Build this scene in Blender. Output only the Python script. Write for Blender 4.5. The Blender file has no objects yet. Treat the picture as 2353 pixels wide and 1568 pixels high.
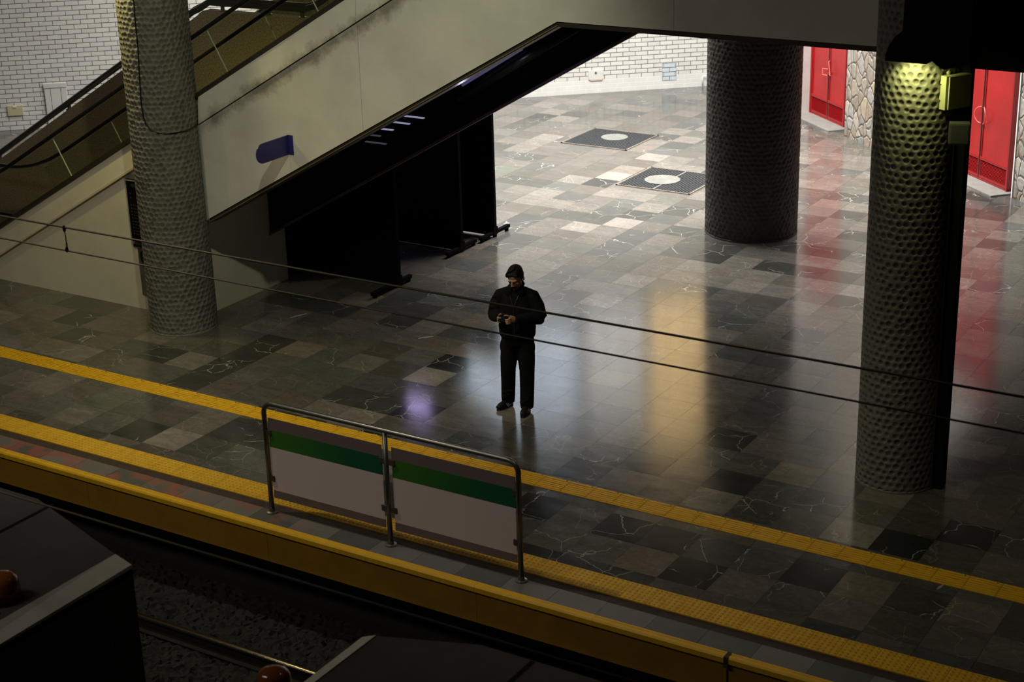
import bpy, bmesh, math, random
import numpy as np
from mathutils import Vector, Matrix
random.seed(7)
rng = np.random.RandomState(11)
PI = math.pi
scene = bpy.context.scene
C = scene.collection

# ------------------------------------------------------------------ camera calibration
F = 3820.0
PP = (1176.5, 784.0)
H = 7.459
AX = Vector((0.84978358, 0.16322012, -0.50122556))   # rows: world axes seen in camera coordinates
AY = Vector((0.52644068, -0.31145287, 0.79111144))
AZ = Vector((-0.02698283, -0.93613904, -0.35059325))
CAM = Vector((0, 0, H))


def at(px, py, axis=2, val=0.0):
    d = Vector((px - PP[0], py - PP[1], F))
    r = Vector((AX.dot(d), AY.dot(d), AZ.dot(d)))
    t = (val - CAM[axis]) / r[axis]
    return CAM + r * t


def atplane(px, py, P, n):
    d = Vector((px - PP[0], py - PP[1], F))
    r = Vector((AX.dot(d), AY.dot(d), AZ.dot(d)))
    t = (P - CAM).dot(n) / r.dot(n)
    return CAM + r * t


cd = bpy.data.cameras.new('camera')
cam = bpy.data.objects.new('camera', cd)
C.objects.link(cam)
right = Vector((AX.x, AY.x, AZ.x))
up = -Vector((AX.y, AY.y, AZ.y))
back = -Vector((AX.z, AY.z, AZ.z))
M = Matrix((right, up, back)).transposed().to_4x4()
M.translation = CAM
cam.matrix_world = M
cd.sensor_width = 36
cd.lens = F / 2353 * 36
cd.clip_end = 200
cd.dof.use_dof = True
cd.dof.focus_distance = 19.4
cd.dof.aperture_fstop = 3.2
scene.camera = cam

# ------------------------------------------------------------------ materials


def lin(c):
    return tuple(((x / 12.92) if x <= .04045 else ((x + .055) / 1.055) ** 2.4) for x in c) + (1,)


class Mat:
    def __init__(s, name, col=(0.5, 0.5, 0.5), rough=0.6, metal=0.0, spec=0.5):
        s.m = bpy.data.materials.new(name)
        s.m.use_nodes = True
        s.nt = s.m.node_tree
        s.b = s.nt.nodes['Principled BSDF']
        s.b.inputs['Base Color'].default_value = tuple(col) + (1,)
        s.b.inputs['Roughness'].default_value = rough
        s.b.inputs['Metallic'].default_value = metal
        s.b.inputs['Specular IOR Level'].default_value = spec

    def n(s, t, **kw):
        nd = s.nt.nodes.new(t)
        for k, v in kw.items():
            if k[0] == '_':
                setattr(nd, k[1:], v)
            else:
                nd.inputs[k.replace('_', ' ')].default_value = v
        return nd

    def l(s, a, b):
        s.nt.links.new(a, b)

    def coord(s, kind='Object', scale=(1, 1, 1)):
        tc = s.n('ShaderNodeTexCoord')
        mp = s.n('ShaderNodeMapping')
        mp.inputs['Scale'].default_value = scale
        s.l(tc.outputs[kind], mp.inputs['Vector'])
        return mp.outputs[0]

    def noise(s, vec, scale=5, detail=4, rough=.6):
        nd = s.n('ShaderNodeTexNoise', Scale=scale, Detail=detail, Roughness=rough)
        s.l(vec, nd.inputs['Vector'])
        return nd.outputs['Fac']

    def ramp(s, fac, stops, interp='LINEAR'):
        r = s.n('ShaderNodeValToRGB')
        r.color_ramp.interpolation = interp
        e = r.color_ramp.elements
        while len(e) < len(stops):
            e.new(0.5)
        for i, (p, c) in enumerate(stops):
            e[i].position = p
            e[i].color = tuple(c) + (1,) if len(c) == 3 else c
        s.l(fac, r.inputs[0])
        return r.outputs[0]

    def mix(s, fac, a, b, mode='MIX'):
        x = s.n('ShaderNodeMix', _data_type='RGBA', _blend_type=mode)
        for v, i in ((fac, 0), (a, 6), (b, 7)):
            if hasattr(v, 'node'):
                s.l(v, x.inputs[i])
            elif i == 0:
                x.inputs[0].default_value = v
            else:
                x.inputs[i].default_value = tuple(v) + (1,) if len(v) == 3 else v
        return x.outputs[2]

    def math(s, op, a, b=None):
        x = s.n('ShaderNodeMath', _operation=op)
        for v, i in ((a, 0), (b, 1)):
            if v is None:
                continue
            if hasattr(v, 'node'):
                s.l(v, x.inputs[i])
            else:
                x.inputs[i].default_value = v
        return x.outputs[0]

    def color(s, sock):
        s.l(sock, s.b.inputs['Base Color'])
        return s

    def bump(s, h, strength=.3, dist=.01):
        b = s.n('ShaderNodeBump', Strength=strength, Distance=dist)
        s.l(h, b.inputs['Height'])
        s.l(b.outputs[0], s.b.inputs['Normal'])
        return s

    def emit(s, col, strength):
        s.b.inputs['Emission Color'].default_value = tuple(col) + (1,)
        s.b.inputs['Emission Strength'].default_value = strength
        return s


def mottled(name, c1, c2, rough=.6, scale=6, metal=0, bump=0, spec=.5):
    m = Mat(name, c1, rough, metal, spec)
    v = m.coord()
    f = m.noise(v, scale, 6, .65)
    m.color(m.ramp(f, [(.3, c1), (.7, c2)]))
    if bump:
        m.bump(m.noise(v, scale * 12, 3), bump, .004)
    return m.m


# floor: marble tiles, one tone per tile carried by the colour attribute
m = Mat('marble_tile', rough=.16, spec=.5)
m.b.inputs['IOR'].default_value = 1.62
at_ = m.n('ShaderNodeAttribute', _attribute_name='tile')
v = m.coord(scale=(1, 1, 1))
dis = m.n('ShaderNodeVectorMath', _operation='ADD')
m.l(v, dis.inputs[0])
sc3 = m.n('ShaderNodeVectorMath', _operation='SCALE')
m.l(at_.outputs['Color'], sc3.inputs[0])
sc3.inputs['Scale'].default_value = 37.0
m.l(sc3.outputs[0], dis.inputs[1])          # every slab is cut from its own piece of stone
vv = dis.outputs[0]
st = m.n('ShaderNodeMapping')
st.inputs['Scale'].default_value = (1, 2.6, 1)
st.inputs['Rotation'].default_value = (0, 0, .35)
m.l(vv, st.inputs['Vector'])
n1 = m.noise(st.outputs[0], 3.0, 8, .68)
n2 = m.noise(vv, 22, 5, .7)
cl = m.mix(m.math('MULTIPLY', n1, .9), m.mix(1.0, at_.outputs['Color'], (.42, .42, .42), 'MULTIPLY'),
           m.mix(1.0, at_.outputs['Color'], (1.55, 1.5, 1.44), 'MULTIPLY'))
cl = m.mix(.35, cl, m.mix(1.0, cl, m.ramp(n2, [(.3, (.5, .5, .5)), (.7, (1.6, 1.6, 1.6))]), 'MULTIPLY'))
# white veins
wv = m.n('ShaderNodeTexVoronoi', _feature='DISTANCE_TO_EDGE', Scale=2.3, Randomness=1.0)
wd = m.n('ShaderNodeVectorMath', _operation='ADD')
nz = m.n('ShaderNodeTexNoise', Scale=2.2, Detail=5)
m.l(vv, nz.inputs['Vector'])
m.l(vv, wd.inputs[0])
nzs = m.n('ShaderNodeVectorMath', _operation='SCALE')
nzs.inputs['Scale'].default_value = .38
m.l(nz.outputs['Color'], nzs.inputs[0])
m.l(nzs.outputs[0], wd.inputs[1])
m.l(wd.outputs[0], wv.inputs['Vector'])
vein = m.ramp(wv.outputs['Distance'], [(0.0, (1, 1, 1)), (.012, (0, 0, 0))])
msk = m.ramp(m.noise(vv, 1.7, 3), [(.46, (0, 0, 0)), (.54, (1, 1, 1))])
vein = m.math('MULTIPLY', vein, msk)
vein = m.math('MULTIPLY', vein, at_.outputs['Alpha'])
cl = m.mix(vein, cl, (.50, .49, .44))
sk = m.ramp(m.noise(m.coord(scale=(1, 1, 1)), 60, 2), [(.74, (0, 0, 0)), (.80, (1, 1, 1))])
cl = m.mix(m.math('MULTIPLY', sk, .4), cl, (.02, .018, .016))
m.color(cl)
m.l(m.ramp(n1, [(.2, (.11, .11, .11)), (.8, (.19, .19, .19))]), m.b.inputs['Roughness'])
TILE = m.m

YEL = (.72, .42, .008)
m = Mat('yellow_paving', YEL, .55)
v = m.coord()
w1 = m.noise(v, 9, 8, .7)
c = m.ramp(w1, [(.25, (.52, .26, .008)), (.5, YEL), (.75, (.80, .49, .012))])
spk = m.ramp(m.noise(v, 30, 4, .6), [(.66, (0, 0, 0)), (.72, (1, 1, 1))])
m.color(m.mix(m.math('MULTIPLY', spk, .75), c, (.06, .04, .015)))
m.bump(m.noise(v, 90, 3), .3, .003)
YELLOW = m.m
m = Mat('yellow_guide_paving', YEL, .55)
v = m.coord()
st2 = m.n('ShaderNodeMapping')
st2.inputs['Scale'].default_value = (1.2, 22, 1)
m.l(v, st2.inputs['Vector'])
w1 = m.noise(st2.outputs[0], 4, 6, .7)
c = m.ramp(w1, [(.3, (.36, .18, .008)), (.5, YEL), (.75, (.80, .49, .012))])
m.color(c)
YELLOWG = m.m
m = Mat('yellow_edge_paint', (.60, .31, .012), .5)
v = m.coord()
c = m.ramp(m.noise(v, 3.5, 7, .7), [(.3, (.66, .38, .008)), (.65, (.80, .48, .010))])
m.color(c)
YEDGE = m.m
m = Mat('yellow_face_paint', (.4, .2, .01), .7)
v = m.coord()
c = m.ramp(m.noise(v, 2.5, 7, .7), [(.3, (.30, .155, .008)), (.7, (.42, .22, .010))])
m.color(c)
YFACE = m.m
DBROWN = mottled('brown_strip', (.030, .018, .014), (.055, .034, .028), .75, 8, bump=.2)

# edge paving with worn red paint
m = Mat('edge_paving', (.12, .12, .11), .45)
v = m.coord()
base = m.ramp(m.noise(v, 3, 7, .7), [(.3, (.045, .055, .048)), (.7, (.14, .135, .125))])
at2 = m.n('ShaderNodeAttribute', _attribute_name='tile')
base = m.mix(.55, base, at2.outputs['Color'])
red = m.ramp(m.noise(v, 3.2, 6, .6), [(.46, (0, 0, 0)), (.56, (1, 1, 1))])
sx = m.n('ShaderNodeSeparateXYZ')
m.l(v, sx.inputs[0])
redm = m.math('MULTIPLY', red, m.ramp(m.math('MULTIPLY', m.math('ADD', sx.outputs[0], 12.0), .25), [(.30, (1, 1, 1)), (.62, (0, 0, 0))]))
base = m.mix(m.math('MULTIPLY', redm, .8), base, (.30, .075, .055))
m.color(base)
EDGEP = m.m

# painted brick
m = Mat('painted_brick', (.8, .8, .78), .42)
tc = m.n('ShaderNodeTexCoord')
sp = m.n('ShaderNodeSeparateXYZ')
m.l(tc.outputs['Object'], sp.inputs[0])
cb = m.n('ShaderNodeCombineXYZ')
m.l(sp.outputs[0], cb.inputs[0])
m.l(sp.outputs[2], cb.inputs[1])
bt = m.n('ShaderNodeTexBrick', _offset=.5, Scale=1.0)
bt.inputs['Color1'].default_value = (.58, .58, .56, 1)
bt.inputs['Color2'].default_value = (.50, .475, .475, 1)
bt.inputs['Mortar'].default_value = (.030, .034, .038, 1)
bt.inputs['Mortar Size'].default_value = .0068
bt.inputs['Mortar Smooth'].default_value = .1
bt.inputs['Bias'].default_value = -.35
bt.inputs['Brick Width'].default_value = .268
bt.inputs['Row Height'].default_value = .0926
m.l(cb.outputs[0], bt.inputs['Vector'])
lowm = m.ramp(m.math('MULTIPLY', sp.outputs[2], 1.0), [(.283, (1, 1, 1)), (.285, (0, 0, 0))], 'CONSTANT')
xm = m.math('GREATER_THAN', sp.outputs[0], 7.0)
pm = m.math('MULTIPLY', lowm, xm)
paint = m.ramp(m.noise(tc.outputs['Object'], 3, 6), [(.3, (.54, .54, .53)), (.7, (.62, .62, .61))])
paint = m.mix(m.math('MULTIPLY', bt.outputs['Fac'], .25), paint, (.9, .9, .9))
cc = m.mix(pm, bt.outputs['Color'], paint)
m.color(m.mix(.12, cc, m.ramp(m.noise(tc.outputs['Object'], 2, 6), [(.3, (.5, .48, .44)), (.7, (.85, .85, .85))])))
bh = m.math('SUBTRACT', 1.0, bt.outputs['Fac'])
m.bump(bh, .5, .004)
BRICK = m.m

# rubble stone facing
m = Mat('rubble_stone', (.4, .36, .3), .85)
v = m.coord(scale=(1.0, 1.0, .72))
nn = m.n('ShaderNodeTexNoise', Scale=2.6, Detail=2)
m.l(v, nn.inputs['Vector'])
ad = m.n('ShaderNodeVectorMath', _operation='MULTIPLY_ADD')
m.l(nn.outputs['Color'], ad.inputs[0])
ad.inputs[1].default_value = (.22, .22, .22)
m.l(v, ad.inputs[2])
vc = m.n('ShaderNodeTexVoronoi', Scale=5.4)
ve = m.n('ShaderNodeTexVoronoi', _feature='DISTANCE_TO_EDGE', Scale=5.4)
m.l(ad.outputs[0], vc.inputs['Vector'])
m.l(ad.outputs[0], ve.inputs['Vector'])
sep = m.n('ShaderNodeSeparateColor')
m.l(vc.outputs['Color'], sep.inputs[0])
stone = m.ramp(sep.outputs[0], [(0, (.19, .185, .17)), (.35, (.30, .25, .19)), (.6, (.20, .165, .13)), (.8, (.27, .26, .25)), (1, (.33, .30, .26))])
stone = m.mix(.5, stone, m.mix(1.0, stone, m.ramp(m.noise(v, 14, 6, .7), [(.25, (.25, .25, .25)), (.75, (1.9, 1.9, 1.9))]), 'MULTIPLY'))
jm = m.ramp(ve.outputs['Distance'], [(.008, (1, 1, 1)), (.034, (0, 0, 0))])
m.color(m.mix(jm, stone, (.030, .027, .024)))
hh = m.math('ADD', m.ramp(ve.outputs['Distance'], [(0, (0, 0, 0)), (.12, (1, 1, 1))]), m.math('MULTIPLY', m.noise(v, 20, 6), .5))
m.bump(hh, .6, .03)
STONE = m.m

# column plaster
m = Mat('column_plaster', (.33, .32, .27), .62)
v = m.coord()
c = m.ramp(m.noise(v, 2.5, 7, .7), [(.3, (.135, .132, .11)), (.7, (.21, .207, .172))])
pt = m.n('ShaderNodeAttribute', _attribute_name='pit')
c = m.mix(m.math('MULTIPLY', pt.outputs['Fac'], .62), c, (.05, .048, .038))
m.color(c)
m.bump(m.noise(v, 70, 4), .25, .004)
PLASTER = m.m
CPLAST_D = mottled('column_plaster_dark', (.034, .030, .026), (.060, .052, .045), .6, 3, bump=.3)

# enamelled cladding with grime along the joint
m = Mat('cladding_panel', (.55, .55, .47), .45)
v = m.coord()
sx = m.n('ShaderNodeSeparateXYZ')
m.l(v, sx.inputs[0])
gz = m.math('SUBTRACT', sx.outputs[2], m.math('ADD', m.math('MULTIPLY', m.math('ADD', sx.outputs[0], 14.381), .5636), 2.754))
gd = m.math('ABSOLUTE', m.math('ADD', gz, .04))
gm = m.ramp(m.math('ADD', gd, m.math('MULTIPLY', m.math('SUBTRACT', m.noise(v, 3.5, 8, .75), .5), .55)), [(.0, (1, 1, 1)), (.16, (0, 0, 0))])
gm2 = m.ramp(m.noise(v, 1.6, 7, .7), [(.5, (0, 0, 0)), (.8, (1, 1, 1))])
c = m.ramp(m.noise(v, 1.3, 4), [(.3, (.58, .57, .50)), (.7, (.70, .69, .61))])
c = m.mix(m.math('MULTIPLY', gm, .75), c, (.15, .13, .09))
c = m.mix(m.math('MULTIPLY', gm2, .18), c, (.3, .29, .24))
seam = m.math('LESS_THAN', m.math('ABSOLUTE', m.math('SUBTRACT', m.math('MODULO', m.math('ADD', sx.outputs[0], 40.55), 4.1), .02)), .004)
c = m.mix(m.math('MULTIPLY', seam, .5), c, (.12, .11, .10))
m.color(c)
CLAD = m.m
CLADL = mottled('housing_panel', (.60, .57, .46), (.70, .66, .54), .5, 1.5)
DTRIM = Mat('dark_trim', (.045, .035, .028), .45, .3).m
SILVER = Mat('brushed_steel', (.42, .42, .40), .3, .95).m
STEELD = Mat('dull_steel_tube', (.20, .20, .185), .33, .8).m
BLACK = Mat('black_gloss', (.008, .008, .009), .25).m
BLACKM = Mat('black_matt', (.006, .006, .006), .75, spec=.15).m
VBLACK = Mat('black_screen_cloth', (.003, .003, .003), .9, spec=.04).m
RUBBER = Mat('handrail_rubber', (.010, .010, .011), .35).m
m = Mat('parapet_terrazzo', (.2, .16, .1), .75)
v = m.coord()
c = m.ramp(m.noise(v, 45, 4, .8), [(.35, (.12, .09, .055)), (.55, (.34, .27, .18)), (.75, (.50, .42, .30))])
m.color(c)
m.bump(m.noise(v, 60, 3), .5, .006)
TERR = m.m
CONC = mottled('concrete', (.30, .30, .28), (.42, .41, .38), .75, 4, bump=.3)
CONCD = mottled('dark_concrete', (.035, .034, .03), (.07, .066, .06), .85, 3, bump=.3)
CEILM = mottled('ceiling_plaster', (.16, .155, .14), (.2, .19, .17), .9, 2)
BLUE = Mat('blue_sign_enamel', (.028, .026, .17), .4).m
SHTRIM = Mat('grey_green_edge', (.33, .37, .33), .4).m
WHITEP = Mat('white_paint', (.72, .72, .70), .5).m
OFFW = mottled('painted_cover', (.52, .52, .50), (.60, .60, .58), .5, 6)
OLIVE = mottled('yellowed_cover', (.42, .38, .22), (.5, .46, .3), .6, 5)
GREYP = mottled('grey_pilaster', (.42, .40, .39), (.5, .48, .47), .7, 3)
m = Mat('red_door_paint', (.62, .012, .014), .3)
v = m.coord()
m.color(m.ramp(m.noise(v, 1.6, 3), [(.35, (.28, .006, .008)), (.7, (.38, .011, .012))]))
RED = m.m
REDH = Mat('red_frame_paint', (.25, .006, .008), .32).m
REDL = Mat('pink_handle_paint', (.75, .16, .13), .3).m
m = Mat('door_joint_black', (.03, .003, .003), .6)
DJ = m.m
GRATE = Mat('dark_grate_iron', (.055, .062, .07), .45, .3).m
PIT = Mat('pit_shade_black', (.004, .004, .005), .9).m
DISC = mottled('grey_concrete_disc', (.12, .125, .12), (.19, .195, .18), .45, 5)
BALLAST = mottled('ballast_stone', (.012, .012, .009), (.032, .031, .024), .9, 40, bump=.8)
RAILM = Mat('rail_head_steel', (.85, .8, .66), .22, 1).m
RUST = mottled('rail_rust', (.008, .006, .004), (.02, .014, .009), .9, 12)
WIREM = Mat('copper_wire', (.09, .075, .05), .45, .4).m
WOOD = mottled('sleeper_concrete', (.04, .038, .03), (.06, .056, .048), .85, 8)
ROOFM = mottled('train_roof_paint', (.050, .040, .042), (.070, .058, .058), .6, 4)
ROOFE = mottled('train_roof_lit_bevel', (.55, .53, .44), (.66, .63, .52), .5, 5)
INSUL = Mat('brown_glazed_ceramic', (.26, .075, .014), .12, spec=.8).m
m = Mat('sign_panel', (.5, .45, .43), .55)
v = m.coord()
sx = m.n('ShaderNodeSeparateXYZ')
m.l(v, sx.inputs[0])
zz = sx.outputs[2]
gr = m.ramp(m.math('DIVIDE', m.math('SUBTRACT', sx.outputs[0], 0.0), 1.4), [(.15, (.045, .19, .015)), (.75, (.003, .11, .045))])  # green lighter at left, darker at right: lighting painted into the stripe
wh = (.74, .64, .62)
br = (.19, .145, .138)
s_ = m.mix(m.math('GREATER_THAN', zz, .262), br, wh)
s_ = m.mix(m.math('GREATER_THAN', zz, .735), s_, gr)
s_ = m.mix(m.math('GREATER_THAN', zz, .925), s_, br)
m.color(s_)
PANEL = m.m
CLAMP = Mat('clamp_brown', (.075, .055, .048), .5).m
m = Mat('tinted_glass', (.7, .8, .6), .05)
for nd in list(m.nt.nodes):
    if nd.type not in ('OUTPUT_MATERIAL',):
        m.nt.nodes.remove(nd)
tr = m.n('ShaderNodeBsdfTransparent')
tr.inputs[0].default_value = (.93, .95, .87, 1)
gl = m.n('ShaderNodeBsdfGlossy', Roughness=.03)
fr = m.n('ShaderNodeFresnel', IOR=1.45)
mx = m.n('ShaderNodeMixShader')
geo = m.n('ShaderNodeNewGeometry')
m.l(m.math('MULTIPLY', fr.outputs[0], m.math('SUBTRACT', 1.0, geo.outputs['Backfacing'])), mx.inputs[0])
m.l(tr.outputs[0], mx.inputs[1])
m.l(gl.outputs[0], mx.inputs[2])
m.l(mx.outputs[0], [n for n in m.nt.nodes if n.type == 'OUTPUT_MATERIAL'][0].inputs[0])
GLASS = m.m
GEDGE = Mat('glass_edge', (.5, .55, .42), .3).m
SKIN = mottled('skin', (.36, .19, .105), (.42, .235, .14), .5, 30)
HAIR = Mat('black_hair', (.005, .0045, .0045), .6, spec=.2).m
JACKET = mottled('black_jacket_cloth', (.0045, .0045, .006), (.008, .008, .010), .9, 30, spec=.12)
JEANS = mottled('black_trouser_cloth', (.004, .004, .005), (.007, .007, .008), .9, 30, spec=.12)
SHIRT = Mat('black_shirt', (.005, .005, .006), .9, spec=.1).m
SHOE = Mat('black_shoe_leather', (.008, .008, .009), .45, spec=.3).m
SOLE = Mat('shoe_sole', (.018, .016, .014), .7).m
WSTR = Mat('white_stripe', (.7, .7, .68), .5).m
NAIL = Mat('nail_pink', (.5, .25, .2), .3).m
BOXG = Mat('cabinet_enamel', (.42, .43, .26), .45).m
BOXD = Mat('junction_grey', (.055, .06, .055), .55).m
DISP = Mat('display_glass', (.004, .004, .005), .12).m
TXT = Mat('faded_white_print', (.07, .075, .065), .7).m
VIOLET = Mat('violet_glint', (.3, .25, .5), .4).emit((.46, .44, .66), .55).m
VIOLETD = Mat('violet_glint_dim', (.3, .25, .5), .4).emit((.40, .39, .50), .10).m
VIOLETB = Mat('violet_tube', (.3, .25, .5), .4).emit((.62, .50, .95), 11).m
LAMPY = Mat('lamp_diffuser_yellow', (.9, .8, .4), .4).emit((1.0, .8, .32), 14).m
LAMPG = Mat('lamp_diffuser_green', (.9, .9, .5), .4).emit((.88, .9, .34), 14).m
LAMPW = Mat('lamp_diffuser_white', (.9, .9, .85), .4).emit((1, .95, .85), 8).m
GLOWB = Mat('glow_panel_blue', (.6, .7, .8), .3).emit((.60, .70, .84), 2.8).m
GLOWW = Mat('glow_panel_warm', (.9, .7, .4), .3).emit((1.0, .68, .30), 3.1).m
TAPE = Mat('tape_white', (.7, .7, .68), .6).m

# ------------------------------------------------------------------ helpers


def obj(name, bm, mat, parent=None, smooth=False, loc=None, autosmooth=None):
    me = bpy.data.meshes.new(name)
    bmesh.ops.recalc_face_normals(bm, faces=bm.faces[:])
    if smooth:
        for f in bm.faces:
            f.smooth = True
    bm.to_mesh(me)
    bm.free()
    mats = mat if isinstance(mat, (list, tuple)) else [mat]
    for mm in mats:
        me.materials.append(mm)
    o = bpy.data.objects.new(name, me)
    C.objects.link(o)
    if parent is not None:
        o.parent = parent
    if loc is not None:
        o.location = loc
    if autosmooth:
        for f in me.polygons:
            f.use_smooth = True
        try:
            me.set_sharp_from_angle(angle=autosmooth)
        except Exception:
            pass
    return o


def tag(o, label, cat, group=None, kind=None):
    if label:
        o['label'] = label
    if cat:
        o['category'] = cat
    if group:
        o['group'] = group
    if kind:
        o['kind'] = kind
    return o


def thing(name, label, cat, loc=(0, 0, 0), rotz=0, group=None):
    o = bpy.data.objects.new(name, None)
    o.empty_display_size = .1
    C.objects.link(o)
    o.location = loc
    o.rotation_euler = (0, 0, rotz)
    return tag(o, label, cat, group)


def struct(name, bm, mat, parent=None, **kw):
    o = obj(name, bm, mat, parent, **kw)
    if parent is None:
        o['kind'] = 'structure'
    return o


def box(bm, x0, x1, y0, y1, z0, z1, mi=0, bev=0):
    vs = [bm.verts.new((x, y, z)) for z in (z0, z1) for y in (y0, y1) for x in (x0, x1)]
    fs = []
    for q in ((0, 2, 3, 1), (4, 5, 7, 6), (0, 1, 5, 4), (2, 6, 7, 3), (0, 4, 6, 2), (1, 3, 7, 5)):
        f = bm.faces.new([vs[i] for i in q])
        f.material_index = mi
        fs.append(f)
    if bev:
        es = list({e for f in fs for e in f.edges})
        bmesh.ops.bevel(bm, geom=es, offset=bev, segments=2, profile=.7, affect='EDGES')
    return vs


def prism(bm, pts, y0, y1, mi=0, axis='y'):
    """polygon pts (a,b) extruded along an axis: 'y' -> (x,z) polygon; 'z' -> (x,y); 'x' -> (y,z)"""
    def mk(p, t):
        if axis == 'y':
            return (p[0], t, p[1])
        if axis == 'z':
            return (p[0], p[1], t)
        return (t, p[0], p[1])
    a = [bm.verts.new(mk(p, y0)) for p in pts]
    b = [bm.verts.new(mk(p, y1)) for p in pts]
    n = len(pts)
    fs = [bm.faces.new(a), bm.faces.new(b[::-1])]
    for i in range(n):
        fs.append(bm.faces.new((a[i], b[i], b[(i + 1) % n], a[(i + 1) % n])))
    for f in fs:
        f.material_index = mi
    return fs


def tube(bm, pts, r, n=12, cap=True, rs=None, mi=0, el=None):
    """tube along a polyline with parallel transport; rs radii per point; el (a,b) elliptical factors"""
    pts = [Vector(p) for p in pts]
    rs = rs or [r] * len(pts)
    T = []
    for i in range(len(pts)):
        a = pts[max(i - 1, 0)]
        b = pts[min(i + 1, len(pts) - 1)]
        T.append((b - a).normalized())
    u = T[0].orthogonal().normalized() if not el else None
    if el:
        ref = Vector(el[2]) if len(el) > 2 else Vector((1, 0, 0))
        u = (ref - T[0] * ref.dot(T[0])).normalized()
    rings = []
    for i, p in enumerate(pts):
        u = (u - T[i] * u.dot(T[i])).normalized()
        w = T[i].cross(u)
        ea, eb = (el[0], el[1]) if el else (1, 1)
        rings.append([bm.verts.new(p + (u * math.cos(2 * PI * k / n) * ea + w * math.sin(2 * PI * k / n) * eb) * rs[i]) for k in range(n)])
    for i in range(len(rings) - 1):
        for k in range(n):
            f = bm.faces.new((rings[i][k], rings[i][(k + 1) % n], rings[i + 1][(k + 1) % n], rings[i + 1][k]))
            f.material_index = mi
    if cap:
        bm.faces.new(rings[0][::-1]).material_index = mi
        bm.faces.new(rings[-1]).material_index = mi
    return rings


def lathe(bm, prof, cx, cy, n=24, mi=0):
    rings = []
    for r, z in prof:
        rings.append([bm.verts.new((cx + r * math.cos(2 * PI * k / n), cy + r * math.sin(2 * PI * k / n), z)) for k in range(n)])
    for i in range(len(rings) - 1):
        for k in range(n):
            f = bm.faces.new((rings[i][k], rings[i][(k + 1) % n], rings[i + 1][(k + 1) % n], rings[i + 1][k]))
            f.material_index = mi
    bm.faces.new(rings[0][::-1]).material_index = mi
    bm.faces.new(rings[-1]).material_index = mi


def ell(bm, c, r, rot=None, seg=20, mi=0):
    mt = Matrix.Translation(c) @ (rot.to_4x4() if rot is not None else Matrix.Identity(4)) @ Matrix.Diagonal((r[0], r[1], r[2], 1))
    bmesh.ops.create_uvsphere(bm, u_segments=seg, v_segments=seg // 2 + 2, radius=1, matrix=mt)


def B():
    return bmesh.new()


# ------------------------------------------------------------------ floor
PX, PY = .4955, .4865
X0, Y0 = -12.640, 12.160
pal = [((0.093, 0.094, 0.086), 6, .25), ((0.112, 0.105, 0.096), 7, .2), ((0.083, 0.080, 0.071), 5, .2), ((0.051, 0.053, 0.050), 4, .9),
       ((0.064, 0.067, 0.067), 3, 1.0), ((0.139, 0.131, 0.120), 4, .4), ((0.076, 0.081, 0.079), 3, .8), ((0.171, 0.159, 0.148), 1, .4), ((0.099, 0.089, 0.080), 4, .3)]
wts = np.array([p[1] for p in pal], float)
wts /= wts.sum()
special = {}
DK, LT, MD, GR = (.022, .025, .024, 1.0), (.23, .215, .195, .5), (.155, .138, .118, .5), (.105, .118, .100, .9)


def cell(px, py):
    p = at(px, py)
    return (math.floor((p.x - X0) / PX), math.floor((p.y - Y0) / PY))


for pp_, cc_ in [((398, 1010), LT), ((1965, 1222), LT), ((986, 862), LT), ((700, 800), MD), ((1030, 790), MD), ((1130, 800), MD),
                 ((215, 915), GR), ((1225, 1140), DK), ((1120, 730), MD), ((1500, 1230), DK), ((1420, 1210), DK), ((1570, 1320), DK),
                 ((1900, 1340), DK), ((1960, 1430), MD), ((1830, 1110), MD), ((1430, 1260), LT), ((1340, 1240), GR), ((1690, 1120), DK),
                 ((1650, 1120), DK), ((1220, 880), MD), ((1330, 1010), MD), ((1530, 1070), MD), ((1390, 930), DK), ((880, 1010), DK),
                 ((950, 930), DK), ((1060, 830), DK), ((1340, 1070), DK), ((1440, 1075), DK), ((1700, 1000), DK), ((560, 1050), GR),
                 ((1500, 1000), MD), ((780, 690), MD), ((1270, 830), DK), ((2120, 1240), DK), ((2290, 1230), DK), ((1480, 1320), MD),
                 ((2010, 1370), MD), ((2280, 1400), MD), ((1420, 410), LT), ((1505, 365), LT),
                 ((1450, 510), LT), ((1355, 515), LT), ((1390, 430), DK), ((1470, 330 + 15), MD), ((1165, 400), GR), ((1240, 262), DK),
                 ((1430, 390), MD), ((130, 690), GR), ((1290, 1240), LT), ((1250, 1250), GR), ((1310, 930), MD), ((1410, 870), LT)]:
    special[cell(*pp_)] = cc_

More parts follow.
